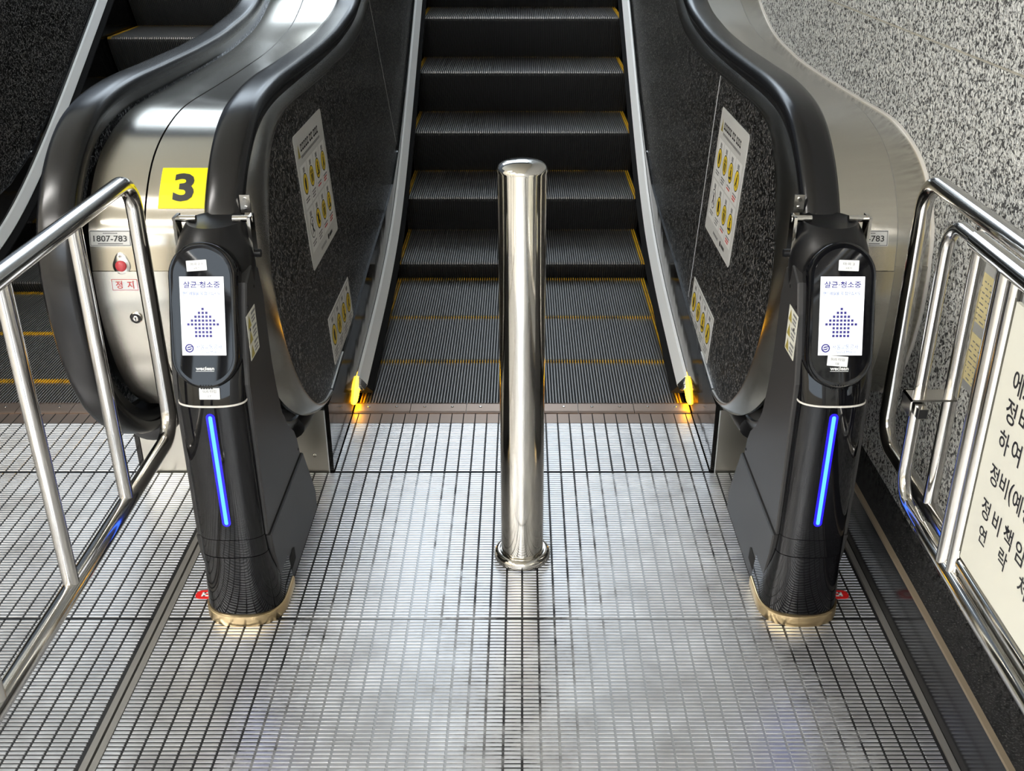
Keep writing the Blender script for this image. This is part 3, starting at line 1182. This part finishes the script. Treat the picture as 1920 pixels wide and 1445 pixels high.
def panel_map(cx, sx, a0, yc, zc):
    def fn(a, b, h):
        y = yc + (a if sx < 0 else -a)
        z = zc + b
        return (cx + sx * (XP(y, z, a0) - 0.0005 - h), y, z)
    return fn


def big_sticker(sx, yc, label):
    zc = 0.70
    d = Decal(panel_map(0.0, sx, 0.507, yc, zc))
    t = thing('warning_sticker', label, 'sign', d.fn(0, 0, 0))
    W, Hh = 0.183, 0.172
    mb = MB()
    d.plate(mb, -W, W, -Hh, Hh, 0.012, 0.0012)
    mb.build('sticker', M['sticker_grey'], t)
    mb = MB()
    d.poly(mb, [(-0.158, 0.112), (-0.132, 0.112), (-0.145, 0.146)], 0, 0.0016)
    mb.build('warning_triangle', M['olive'], t)
    mb = MB()
    x = -0.122
    for w_ in (0.019, 0.019, 0.019, 0.019, 0.019, 0.0, 0.019, 0.019, 0.0, 0.019, 0.019, 0.019):
        if w_:
            d.rect(mb, x, x + 0.017, 0.122, 0.127, 0, 0.0016)
            d.rect(mb, x, x + 0.004, 0.127, 0.142, 0, 0.0016)
            d.rect(mb, x + 0.007, x + 0.017, 0.136, 0.141, 0, 0.0016)
            d.rect(mb, x + 0.011, x + 0.014, 0.127, 0.136, 0, 0.0016)
        x += 0.0215 if w_ else 0.010
    mb.build('heading', M['ink'], t)
    mb = MB()
    x = -0.122
    for k in range(20):
        d.rect(mb, x, x + 0.009, 0.106, 0.113, 0, 0.0016)
        x += 0.0122
    mb.build('subheading', M['ink_grey'], t)
    for r_ in range(2):
        for c_ in range(4):
            a = -0.1215 + 0.081 * c_
            b1 = 0.092 - 0.114 * r_
            cell = MB()
            d.rect(cell, a - 0.0375, a + 0.0375, b1 - 0.109, b1, 0, 0.0014)
            for q in range(2):
                d.rect(cell, a - 0.010 + q * 0.011, a - 0.001 + q * 0.011, b1 - 0.021, b1 - 0.008, 1, 0.0016)
            for q in range(3 if c_ % 2 else 2):
                d.rect(cell, a - 0.024, a + 0.024 - 0.006 * q, b1 - 0.089 - q * 0.007, b1 - 0.085 - q * 0.007, 2 if q and c_ > 1 else 1, 0.0016)
            cl = cell.build('cell', [M['sticker_cell'], M['ink_grey'], M['ink_red']], t)
            pm = MB()
            pictogram(pm, d, a, b1 - 0.050, 0.0275, r_ * 4 + c_ if r_ == 0 else (7 if c_ == (0 if sx < 0 else 0) else 4 + c_ - 1))
            pm.build('pictogram', [M['picto_yellow'], M['ink'], M['sticker_cell']], cl)
    mb = MB()
    d.disc(mb, 0.045, -0.150, 0.008, 0, 0.0016, 14)
    for q in range(5):
        d.rect(mb, 0.058 + q * 0.009, 0.065 + q * 0.009, -0.155, -0.146, 0, 0.0016)
    for q in range(6):
        d.rect(mb, -0.06 + q * 0.012, -0.052 + q * 0.012, -0.155, -0.147, 1, 0.0016)
    mb.build('footer', [M['ink'], M['ink_grey']], t)


big_sticker(-1, 0.300, 'large grey sticker with two rows of yellow pictograms on the left black panel')
big_sticker(1, 0.325, 'large grey sticker with two rows of yellow pictograms on the right black panel')


def small_sticker(sx, yc, zc, label):
    d = Decal(panel_map(0.0, sx, 0.507, yc, zc))
    t = thing('safety_sticker', label, 'sign', d.fn(0, 0, 0))
    W, Hh = 0.168, 0.068
    mb = MB()
    d.plate(mb, -W, W, -Hh, Hh, 0.002, 0.0010)
    mb.build('sticker', M['sticker_cell'], t)
    for c_ in range(4):
        a = -0.1215 + 0.081 * c_
        cell = MB()
        d.frame(cell, a - 0.0385, a + 0.0385, -0.062, 0.062, 0.0016, 0, 0.0014)
        for q in range(2):
            d.rect(cell, a - 0.010 + q * 0.011, a - 0.001 + q * 0.011, 0.042, 0.054, 0, 0.0014)
        for q in range(3):
            d.rect(cell, a - 0.025, a + 0.025 - 0.006 * q, -0.038 - q * 0.008, -0.034 - q * 0.008, 0, 0.0014)
        cl = cell.build('cell', M['ink_grey'], t)
        pm = MB()
        pictogram(pm, d, a, 0.004, 0.030, c_)
        pm.build('pictogram', [M['picto_yellow'], M['ink'], M['sticker_cell']], cl)


small_sticker(-1, 0.353, 0.300, 'small white strip of four yellow pictograms low on the left panel')
small_sticker(1, 0.382, 0.290, 'small white strip of four yellow pictograms low on the right panel')

# ================================================================== BOLLARD
B = thing('bollard', 'polished steel bollard standing in the middle before the escalator', 'bollard', (0, -0.388, 0))
mb = MB()
mb.lathe([(0.049, 0.0), (0.049, 0.918)], (0, -0.388, 0), 64)
mb.build('post', M['bollard'], B, smooth=True)
mb = MB()
mb.lathe([(0.049, 0.918), (0.0503, 0.9185), (0.0505, 0.922), (0.0495, 0.926), (0.046, 0.932), (0.040, 0.9365), (0.030, 0.9405), (0.018, 0.9428), (0.006, 0.9437)], (0, -0.388, 0), 64)
mb.build('cap', M['chrome'], B, smooth=True, angle=60)
mb = MB()
prof = [(0.050, 0.0)] + [(0.0535 + 0.0125 * math.cos(t), 0.012 + 0.014 * math.sin(t)) for t in [-0.9 + i * 0.32 for i in range(9)]] + [(0.0485, 0.024)]
mb.lathe(prof, (0, -0.388, 0), 64)
mb.build('base_ring', M['chrome'], B, smooth=True, angle=70)


# ================================================================== HANDRAIL CLEANING MACHINES
def cleaning_machine(sx, label, tag_top, tag_low, low_on_face):
    CX = sx * 0.60
    t = thing('handrail_cleaner', label, 'machine', (CX, -0.56, 0))
    ix = -sx                      # direction towards the escalator's middle

    def shell_ring(z, w, yf, ys, seg=18, yb=-0.50):
        r = [(CX - w, yb, z)]
        for k in range(seg + 1):
            an = PI + PI * k / seg
            c, s_ = math.cos(an), math.sin(an)
            c = math.copysign(abs(c) ** 0.8, c)
            s_ = math.copysign(abs(s_) ** 0.8, s_)
            r.append((CX + w * c, ys + (ys - yf) * s_, z))
        r.append((CX + w, yb, z))
        return r
    mb = MB()
    mb.loft([shell_ring(0.026, 0.0835, -0.640, -0.560), shell_ring(0.06, 0.081, -0.641, -0.567), shell_ring(0.10, 0.077, -0.641, -0.577), shell_ring(0.14, 0.072, -0.640, -0.590), shell_ring(0.1735, 0.069, -0.640, -0.602)])
    mb.build('foot_shell', M['black_gloss'], t, smooth=True, angle=60)
    mb = MB()
    mb.loft([shell_ring(0.1755, 0.0685, -0.640, -0.604), shell_ring(0.218, 0.068, -0.641, -0.606)])
    mb.build('lower_shell', M['black_gloss'], t, smooth=True, angle=60)
    mb = MB()
    mb.loft([shell_ring(0.2193, 0.068, -0.641, -0.606), shell_ring(0.35, 0.067, -0.643, -0.608), shell_ring(0.527, 0.0655, -0.645, -0.611)])
    col = mb.build('column_shell', M['black_gloss'], t, smooth=True, angle=60)
    mb = MB()
    mb.loft([shell_ring(0.527, 0.0665, -0.6465, -0.611), shell_ring(0.5305, 0.0665, -0.6465, -0.611)])
    mb.build('trim_line', M['white_trim'], t, smooth=True, angle=60, label='thin off-white line around the column')
    mb = MB()
    mb.loft([shell_ring(0.5305, 0.0655, -0.645, -0.611), shell_ring(0.575, 0.0655, -0.632, -0.605), shell_ring(0.62, 0.065, -0.606, -0.590), shell_ring(0.70, 0.064, -0.575, -0.565), shell_ring(0.77, 0.060, -0.545, -0.535)])
    mb.build('neck_shell', M['black_gloss'], t, smooth=True, angle=60)
    mb = MB()
    mb.loft([shell_ring(0.0, 0.086, -0.645, -0.560), shell_ring(0.002, 0.087, -0.646, -0.560), shell_ring(0.025, 0.087, -0.646, -0.560), shell_ring(0.0265, 0.0855, -0.643, -0.560)])
    mb.build('gold_ring', M['gold'], t, smooth=True, angle=50, label='brushed gold ring around the foot')
    # LED
    def strip_pts(w, z0, z1):
        r = []
        for k in range(9):
            an = PI * k / 8
            r.append((w * math.cos(an), z1 + w * math.sin(an)))
        for k in range(9):
            an = PI + PI * k / 8
            r.append((w * math.cos(an), z0 + w * math.sin(an)))
        return r
    fy = lambda z: lin([(0.2, -0.6405), (0.35, -0.643), (0.527, -0.645)], z)
    mb = MB()
    pts = strip_pts(0.0085, 0.262, 0.505)
    mb.loft([[(CX + a, fy(b) + 0.004, b) for a, b in pts], [(CX + a, fy(b) - 0.0010, b) for a, b in pts]])
    halo = mb.build('led_window', M['led_halo'], t)
    mb = MB()
    pts = strip_pts(0.0036, 0.262, 0.505)
    mb.loft([[(CX + a, fy(b) - 0.0010, b) for a, b in pts], [(CX + a, fy(b) - 0.0022, b) for a, b in pts]])
    mb.build('led_strip', M['led'], halo, label='glowing blue light strip')
    # screen head
    P0 = Vector((CX, -0.600, 0.6975))
    tilt = math.atan2(0.050, 0.150)
    U = Vector((1, 0, 0))
    Vv = Vector((0, math.sin(tilt), math.cos(tilt)))
    Nn = Vector((0, -math.cos(tilt), math.sin(tilt)))

    def fn(a, b, h):
        return P0 + U * a + Vv * b + Nn * h
    d = Decal(fn)
    W, Hh = 0.0640, 0.1385
    mb = MB()
    base = rrect_pts(W, Hh, W - 0.0005, 14)
    rings = []
    for k, h in ((0.93, -0.052), (1.0, -0.040), (1.0, -0.006), (0.985, -0.001), (0.95, 0.0015), (0.90, 0.001)):
        dd = W * (1 - k)
        rings.append([fn(a, b, h) for a, b in rrect_pts(W - dd, Hh - dd, W - dd - 0.0005, 14)])
    mb.loft(rings)
    head = mb.build('screen_head', M['black_gloss'], t, smooth=True, angle=50)
    mb = MB()
    fp = rrect_pts(0.0535, 0.1265, 0.053, 14)
    mb.loft([[fn(a, b, 0.0) for a, b in fp], [fn(a, b, 0.0022) for a, b in fp]])
    mb.build('glass_front', M['black_gloss'], head)
    mb = MB()
    d.rect(mb, -0.0415, 0.0415, -0.074, 0.074, 0, 0.0028)
    d.text(mb, '살균·청소중', 0, 0.059, 0.0125, 1, 0.0033, width=0.069, bold=0.018)
    d.text(mb, '핸드레일을 꼭 잡으십시오.', 0, 0.0425, 0.0066, 2, 0.0033, width=0.072, bold=0.012)
    rows = [1, 3, 5, 7, 9, 5, 5, 5]
    for r_, nn in enumerate(rows):
        for k in range(nn):
            a = (k - (nn - 1) / 2) * 0.0069
            b = 0.0135 - r_ * 0.00725
            d.rect(mb, a - 0.0023, a + 0.0023, b - 0.0023, b + 0.0023, 1, 0.0033)
    # round S mark and operator's name
    for j in range(2):
        s0_ = -1 if j else 1
        pts = []
        for k in range(11):
            an = math.radians(20 + 190 * k / 10) if not j else math.radians(200 + 190 * k / 10)
            pts.append((-0.0275 + 0.0083 * math.cos(an), -0.0605 + 0.0083 * math.sin(an)))
        for k in range(10, -1, -1):
            an = math.radians(20 + 190 * k / 10) if not j else math.radians(200 + 190 * k / 10)
            pts.append((-0.0275 + 0.0058 * math.cos(an), -0.0605 + 0.0058 * math.sin(an)))
        for q in range(10):
            d.poly(mb, [pts[q], pts[q + 1], pts[20 - q], pts[21 - q]], 1, 0.0033)
    d.poly(mb, [(-0.0335, -0.0612), (-0.022, -0.0582), (-0.0195, -0.0565), (-0.0295, -0.0572)], 1, 0.0033)
    d.poly(mb, [(-0.0355, -0.0645), (-0.0255, -0.0638), (-0.0215, -0.0598), (-0.033, -0.0628)], 1, 0.0033)
    d.text(mb, '서울교통공사', 0.0095, -0.0580, 0.0092, 2, 0.0033, width=0.049)
    d.text(mb, 'Seoul Metro', 0.0115, -0.0678, 0.0055, 2, 0.0033, width=0.037)
    mb.build('screen', [M['screen'], M['screen_ink'], M['screen_ink2']], head, label='lit white screen with an arrow of blue squares')
    mb = MB()
    d.text(mb, 'weclean', 0, -0.099, 0.0068, 0, 0.0028, width=0.035, bold=0.03)
    d.rect(mb, -0.0175, 0.0175, -0.1048, -0.1040, 0, 0.0028)
    mb.build('maker_mark', M['logo_white'], head)
    # paper labels
    def paper(a, b, w, h, lines, rot):
        cr, sr = math.cos(rot), math.sin(rot)
        d2 = Decal(lambda p, q, hh: fn(a + p * cr - q * sr, b + p * sr + q * cr, hh + 0.0030))
        m2 = MB()
        d2.plate(m2, -w, w, -h, h, 0.0012, 0.0004)
        pl = m2.build('paper_label', M['paper'], head)
        m2 = MB()
        for s_, yy, hh, ww in lines:
            d2.text(m2, s_, 0, yy, hh, 0, 0.0008, width=ww)
        m2.build('lettering', M['ink_grey'], pl)
    paper(-0.008 if sx < 0 else 0.010, 0.0945, 0.0190, 0.0100, [(tag_top, 0.0030, 0.0050, 0.022), ('3호기', -0.0050, 0.0034, 0.011)], 0.07 if sx < 0 else -0.03)
    if low_on_face:
        paper(-0.004, -0.0850, 0.0195, 0.0098, [('SUS 타입', 0.0035, 0.0055, 0.026), ('18', -0.0048, 0.0042, 0.006)], -0.08)
    else:
        g0 = fn(0, 0, 0)
        d2 = Decal(lambda p, q, hh: Vector((CX + 0.004 + p, -0.6405 - hh + q * 0.29, 0.5535 + q)))
        m2 = MB()
        d2.plate(m2, -0.0195, 0.0195, -0.0095, 0.0115, 0.001, 0.0010)
        pl = m2.build('paper_label', M['paper'], t)
        m2 = MB()
        d2.text(m2, 'SUS 타입', 0, 0.0055, 0.0055, 0, 0.0016, width=0.026)
        d2.text(m2, '17', 0, -0.0035, 0.0042, 0, 0.0016, width=0.006)
        m2.build('lettering', M['ink_grey'], pl)
    # vent slits under the head
    for k in range(5):
        m2 = MB()
        a = -0.010 + k * 0.005
        m2.add([fn(a - 0.0012, -0.1385, -0.002), fn(a + 0.0012, -0.1385, -0.002), fn(a + 0.0012, -0.1305, 0.0022), fn(a - 0.0012, -0.1305, 0.0022)], [(0, 1, 2, 3)])
        m2.loft([[fn(a - 0.0012, -0.139, -0.004), fn(a + 0.0012, -0.139, -0.004), fn(a + 0.0012, -0.139, -0.002), fn(a - 0.0012, -0.139, -0.002)], [fn(a - 0.0012, -0.1305, -0.002), fn(a + 0.0012, -0.1305, -0.002), fn(a + 0.0012, -0.1305, 0.0022), fn(a - 0.0012, -0.1305, 0.0022)]])
        m2.build('vent_slit', M['black_matte'], head)
    # collar around the handrail
    mb = MB()
    rings = []
    for z, yc, rx, ry in ((0.66, -0.490, 0.060, 0.050), (0.71, -0.487, 0.074, 0.058), (0.755, -0.482, 0.077, 0.068), (0.79, -0.474, 0.074, 0.072), (0.815, -0.464, 0.066, 0.070), (0.835, -0.452, 0.056, 0.062), (0.839, -0.450, 0.053, 0.059)):
        rings.append([(CX + rx * math.cos(2 * PI * k / 36), yc + ry * math.sin(2 * PI * k / 36), z) for k in range(36)])
    rings.append([(CX + 0.046 * math.cos(2 * PI * k / 36), -0.450 + 0.050 * math.sin(2 * PI * k / 36), 0.836) for k in range(36)])
    mb.loft(rings)
    mb.build('handrail_collar', M['black_matte'], t, smooth=True, angle=40)
    # charcoal body
    xa, xb = 0.0745, -0.0745
    up = [(-0.612, 0.2145), (-0.612, 0.560), (-0.598, 0.615), (-0.572, 0.69), (-0.548, 0.745), (-0.50, 0.765), (-0.455, 0.745), (-0.437, 0.68), (-0.437, 0.61), (-0.432, 0.53), (-0.418, 0.46), (-0.395, 0.385), (-0.355, 0.33), (-0.310, 0.293), (-0.290, 0.262), (-0.275, 0.2145)]
    mb = MB()
    e = 0.003
    cen = (-0.48, 0.48)
    shrink = [(y + (cen[0] - y) * 0.012, z + (cen[1] - z) * 0.012) for y, z in up]
    mb.loft([[(CX - xa + 0, y, z) for y, z in shrink], [(CX - xa + e, y, z) for y, z in up], [(CX + xa - e, y, z) for y, z in up], [(CX + xa, y, z) for y, z in shrink]])
    mb.build('side_case', M['grey_case'], t)
    lo = [(-0.556, 0.0), (-0.566, 0.05), (-0.580, 0.10), (-0.600, 0.16), (-0.609, 0.2095), (-0.262, 0.2095), (-0.240, 0.17), (-0.195, 0.09), (-0.174, 0.05), (-0.172, 0.0)]
    shrink = [(y + (-0.4 - y) * 0.012, z + (0.1 - z) * 0.012) for y, z in lo]
    mb = MB()
    xa = 0.0785
    mb.loft([[(CX - xa, y, z) for y, z in shrink], [(CX - xa + e, y, z) for y, z in lo], [(CX + xa - e, y, z) for y, z in lo], [(CX + xa, y, z) for y, z in shrink]])
    base_case = mb.build('base_case', M['grey_case'], t)
    mb = MB()
    q = [(-0.455, 0.072), (-0.445, 0.066), (-0.440, 0.034), (-0.528, 0.030), (-0.536, 0.040), (-0.532, 0.066)]
    xx = CX + ix * xa
    mb.loft([[(xx - ix * 0.004, y, z) for y, z in q], [(xx + ix * 0.0012, y, z) for y, z in q]])
    mb.build('vent_slot', M['dark'], base_case)
    for yy, zz in ((-0.50, 0.72), (-0.56, 0.70), (-0.565, 0.655), (-0.29, 0.235)):
        mb = MB()
        xx = CX + ix * 0.0745
        mb.loft([[(xx + ix * h, yy + r * math.cos(2 * PI * k / 8), zz + r * math.sin(2 * PI * k / 8)) for k in range(8)] for r, h in ((0.0035, -0.001), (0.0035, 0.001), (0.002, 0.0016))])
        mb.build('screw', M['black_matte'], t)
    # warning label on the inner side
    xx = CX + ix * 0.0745
    d3 = Decal(lambda a, b, h: (xx + ix * h, -0.548 + (a if sx < 0 else -a), 0.642 + b))
    m2 = MB()
    d3.plate(m2, -0.034, 0.034, -0.046, 0.046, 0.001, 0.0006)
    pl = m2.build('warning_label', M['board'], t)
    m2 = MB()
    for r_ in range(3):
        b = 0.030 - 0.030 * r_
        d3.poly(m2, [(-0.030, b - 0.013), (-0.004, b - 0.013), (-0.017, b + 0.012)], 0, 0.0010)
        d3.rect(m2, 0.000, 0.030, b + 0.006, b + 0.011, 1, 0.0010)
        for q_ in range(2):
            d3.rect(m2, 0.000, 0.026, b - 0.003 - q_ * 0.007, b + 0.001 - q_ * 0.007, 1, 0.0010)
    m2.build('print', [M['olive'], M['ink_grey']], pl)
    # steel arms clamping the machine to the newel
    for k in (-1, 1):
        xx = CX + k * 0.072
        m2 = MB()
        m2.box(xx - 0.003, xx + 0.003, -0.475, -0.440, 0.765, 0.850)
        arm = m2.build('clamp_arm', M['chrome'], t)
        m2 = MB()
        m2.tube([(xx + k * 0.004, -0.452, 0.842), (CX + k * 0.036, -0.452, 0.842)], 0.0068, 14)
        m2.build('pin', M['chrome'], arm, smooth=True)
        if k == ix:
            m2 = MB()
            m2.tube([(xx, -0.462, 0.775), (xx + k * 0.014, -0.462, 0.775)], 0.008, 14)
            m2.build('knob', M['black_matte'], arm, smooth=True)
    # hinge plate screwed to the newel rim
    m2 = MB()
    hx_ = sx * 0.553
    m2.box(hx_ - 0.010, hx_ + 0.010, -0.392, -0.386, 0.836, 0.872)
    hp = m2.build('hinge_plate', M['steel_rim'], t)
    for zz in (0.846, 0.863):
        m2 = MB()
        m2.tube([(hx_, -0.391, zz), (hx_, -0.395, zz)], 0.0042, 10)
        m2.build('screw', M['chrome'], hp)
    return t


cleaning_machine(-1, 'left black handrail cleaning machine with lit screen and blue light strip', '마곡 2-1', '17', False)
cleaning_machine(1, 'right black handrail cleaning machine with lit screen, beside the granite wall', '마곡 2', '18', True)

# red floor stickers under the machines' outer sides
for sx, lab in ((-1, 'red floor sticker peeking out left of the left cleaning machine'), (1, 'red floor sticker peeking out right of the right cleaning machine')):
    d = Decal(lambda a, b, h: (sx * 0.693 + a, -0.534 + b, 0.0002 + h))
    t = thing('floor_sticker', lab, 'sticker', (sx * 0.693, -0.534, 0))
    mb = MB()
    d.plate(mb, -0.036, 0.036, -0.0155, 0.0155, 0.014, 0.0008)
    mb.build('sticker', M['red_sticker'], t)
    mb = MB()
    d.rect(mb, -0.018, 0.018, 0.003, 0.0075, 0, 0.0012)
    d.rect(mb, -0.018, 0.018, -0.0075, -0.003, 0, 0.0012)
    d.rect(mb, sx * 0.018 - 0.004, sx * 0.018 + 0.004, -0.0075, 0.0075, 0, 0.0012)
    mb.build('white_mark', M['paper'], t)


# ================================================================== RAILINGS
def railing(sx, X, yend, ztop, zbot, posts, label, name='safety_railing', yback=-1.75):
    t = thing(name, label, 'railing', (X, -1.2, 0))
    mb = MB()
    path = fillet([(X, yback, ztop), (X, yend, ztop), (X, yend, zbot), (X, yback, zbot)], 0.062, 10)
    mb.tube(path, 0.0165, 20)
    loop = mb.build('loop_tube', M['tube'], t, smooth=True)
    for y in posts:
        mb = MB()
        mb.tube([(X, y, zbot + 0.012), (X, y, ztop - 0.012)], 0.0132, 18)
        mb.build('post', M['tube'], t, smooth=True)
    for y in (-1.35, yback + 0.02):
        mb = MB()
        mb.tube([(X, y, 0.0), (X, y, zbot - 0.01)], 0.0165, 18)
        lg = mb.build('leg', M['tube'], t, smooth=True)
        mb = MB()
        mb.lathe([(0.04, 0.0), (0.04, 0.004), (0.02, 0.012)], (X, y, 0.0), 24)
        mb.build('foot_flange', M['tube'], lg, smooth=True)
    return t


railing(-1, -0.755, -0.445, 0.920, 0.366, (-0.726, -0.995, -1.27), 'left stainless railing with rounded corners on the seam between the two escalators')
A = railing(1, 0.775, -0.462, 0.926, 0.360, (-0.735, -1.02, -1.30), 'right stainless railing with rounded corners along the granite wall')

# sliding gate with notice board in front of the right railing
GXX = 0.722
G = thing('sliding_gate', 'polished steel gate frame holding the white notice board, right edge', 'gate', (GXX, -1.3, 0))
mb = MB()
mb.tube(fillet([(GXX, -0.84, 0.921), (GXX, -0.722, 0.921), (GXX, -0.722, 0.384), (GXX, -0.86, 0.384)], 0.055, 10), 0.0120, 18)
mb.build('inner_loop', M['tube'], G, smooth=True)
mb = MB()
mb.tube([(GXX, -0.832, 0.921), (GXX, -1.75, 0.921)], 0.0165, 20)
mb.build('top_rail', M['chrome'], G, smooth=True)
mb = MB()
mb.tube([(GXX, -0.845, 0.384), (GXX, -1.75, 0.384)], 0.0165, 20)
mb.build('bottom_rail', M['chrome'], G, smooth=True)
for y, r in ((-0.952, 0.0165), (-0.985, 0.0125)):
    mb = MB()
    mb.tube([(GXX, y, 0.392), (GXX, y, 0.912)], r, 20)
    mb.build('upright', M['tube'], G, smooth=True)
mb = MB()
mb.tube([(GXX, -1.72, 0.392), (GXX, -1.72, 0.912)], 0.0165, 20)
mb.build('upright', M['tube'], G, smooth=True)
for y in (-1.45, -1.70):
    mb = MB()
    mb.tube([(GXX, y, 0.0), (GXX, y, 0.376)], 0.0165, 18)
    mb.build('leg', M['tube'], G, smooth=True)
# lower inner rail below the board
mb = MB()
mb.tube([(GXX + 0.004, -1.0, 0.418), (GXX + 0.004, -1.71, 0.418)], 0.0105, 16)
mb.build('board_rail', M['chrome'], G, smooth=True)
# latch between gate and railing
mb = MB()
mb.box(GXX - 0.030, GXX + 0.052, -0.765, -0.722, 0.600, 0.604)
mb.box(GXX - 0.030, GXX - 0.027, -0.765, -0.722, 0.572, 0.604)
mb.box(GXX - 0.030, GXX + 0.010, -0.725, -0.722, 0.560, 0.604)
lt = mb.build('latch_bracket', M['steel_rim'], G)
mb = MB()
mb.tube([(GXX - 0.012, -0.72, 0.588), (GXX - 0.012, -0.70, 0.588)], 0.005, 12)
mb.build('latch_pin', M['chrome'], lt, smooth=True)
# black-ended bar
mb = MB()
mb.box(GXX - 0.024, GXX - 0.006, -0.790, -0.735, 0.578, 0.598)
mb.box(GXX - 0.0225, GXX - 0.0075, -0.7905, -0.788, 0.5795, 0.5965, 1)
mb.build('latch_bar', [M['chrome'], M['dark']], lt)
# board
BX = GXX - 0.004
mb = MB()
mb.box(BX, BX + 0.006, -1.69, -1.005, 0.438, 0.885)
bd = mb.build('notice_board', M['board'], G, label='white notice board with black Korean lettering')
d = Decal(lambda a, b, h: (BX - h, -1.005 - a, 0.438 + b))


def board_line(chars):
    """one written line of the board"""
    mb = MB()
    for s_, y, z, h_ in chars:
        d.text(mb, s_, -1.005 - y, z - 0.438, h_, 0, 0.0006, bold=0.012)
    mb.build('lettering', M['ink'], bd)


board_line([('에', -1.062, 0.780, 0.038), ('스', -1.104, 0.786, 0.038)])
board_line([('정', -1.060, 0.733, 0.038), ('비', -1.101, 0.738, 0.036)])
board_line([('하', -1.060, 0.682, 0.036), ('여', -1.100, 0.687, 0.036), ('주', -1.158, 0.690, 0.036)])
board_line([('정', -1.054, 0.622, 0.034), ('비', -1.088, 0.624, 0.034), ('(', -1.112, 0.624, 0.038), ('예', -1.134, 0.624, 0.034), ('정', -1.168, 0.624, 0.034), (')', -1.192, 0.624, 0.038)])
board_line([('정', -1.052, 0.560, 0.034), ('비', -1.092, 0.560, 0.034), ('책', -1.132, 0.562, 0.034), ('임', -1.172, 0.562, 0.034)])
board_line([('연', -1.060, 0.517, 0.030), ('락', -1.132, 0.522, 0.032), ('처', -1.200, 0.522, 0.032)])

# cream notices in an aluminium holder on the granite wall
t = thing('wall_notice', 'two cream printed notices in a grey holder on the granite wall', 'notice', (WALL_X, -0.62, 0.67))
NX = WALL_X
mb = MB()
mb.box(NX - 0.006, NX, -0.76, -0.535, 0.548, 0.80)
mb.build('holder', M['alu'], t)
d = Decal(lambda a, b, h: (NX - 0.006 - h, -0.6475 - a, 0.674 + b))
for b0, b1 in ((0.010, 0.108), (-0.110, -0.012)):
    mb = MB()
    d.rect(mb, -0.106, 0.106, b0, b1, 0, 0.0008)
    pl = mb.build('notice', M['note'], t)
    mb = MB()
    for r_ in range(8):
        x = -0.095
        b = b1 - 0.012 - r_ * 0.011
        random.seed(int(b1 * 1000) + r_)
        while x < 0.09:
            w_ = random.uniform(0.004, 0.018)
            if r_ == 0 and (x < -0.05 or x > 0.05):
                x += w_
                continue
            d.rect(mb, x, min(x + w_, 0.095), b - 0.0042, b - 0.0016, 0, 0.0012)
            x += w_ + random.uniform(0.003, 0.012)
    mb.build('print', M['ink_grey'], pl)
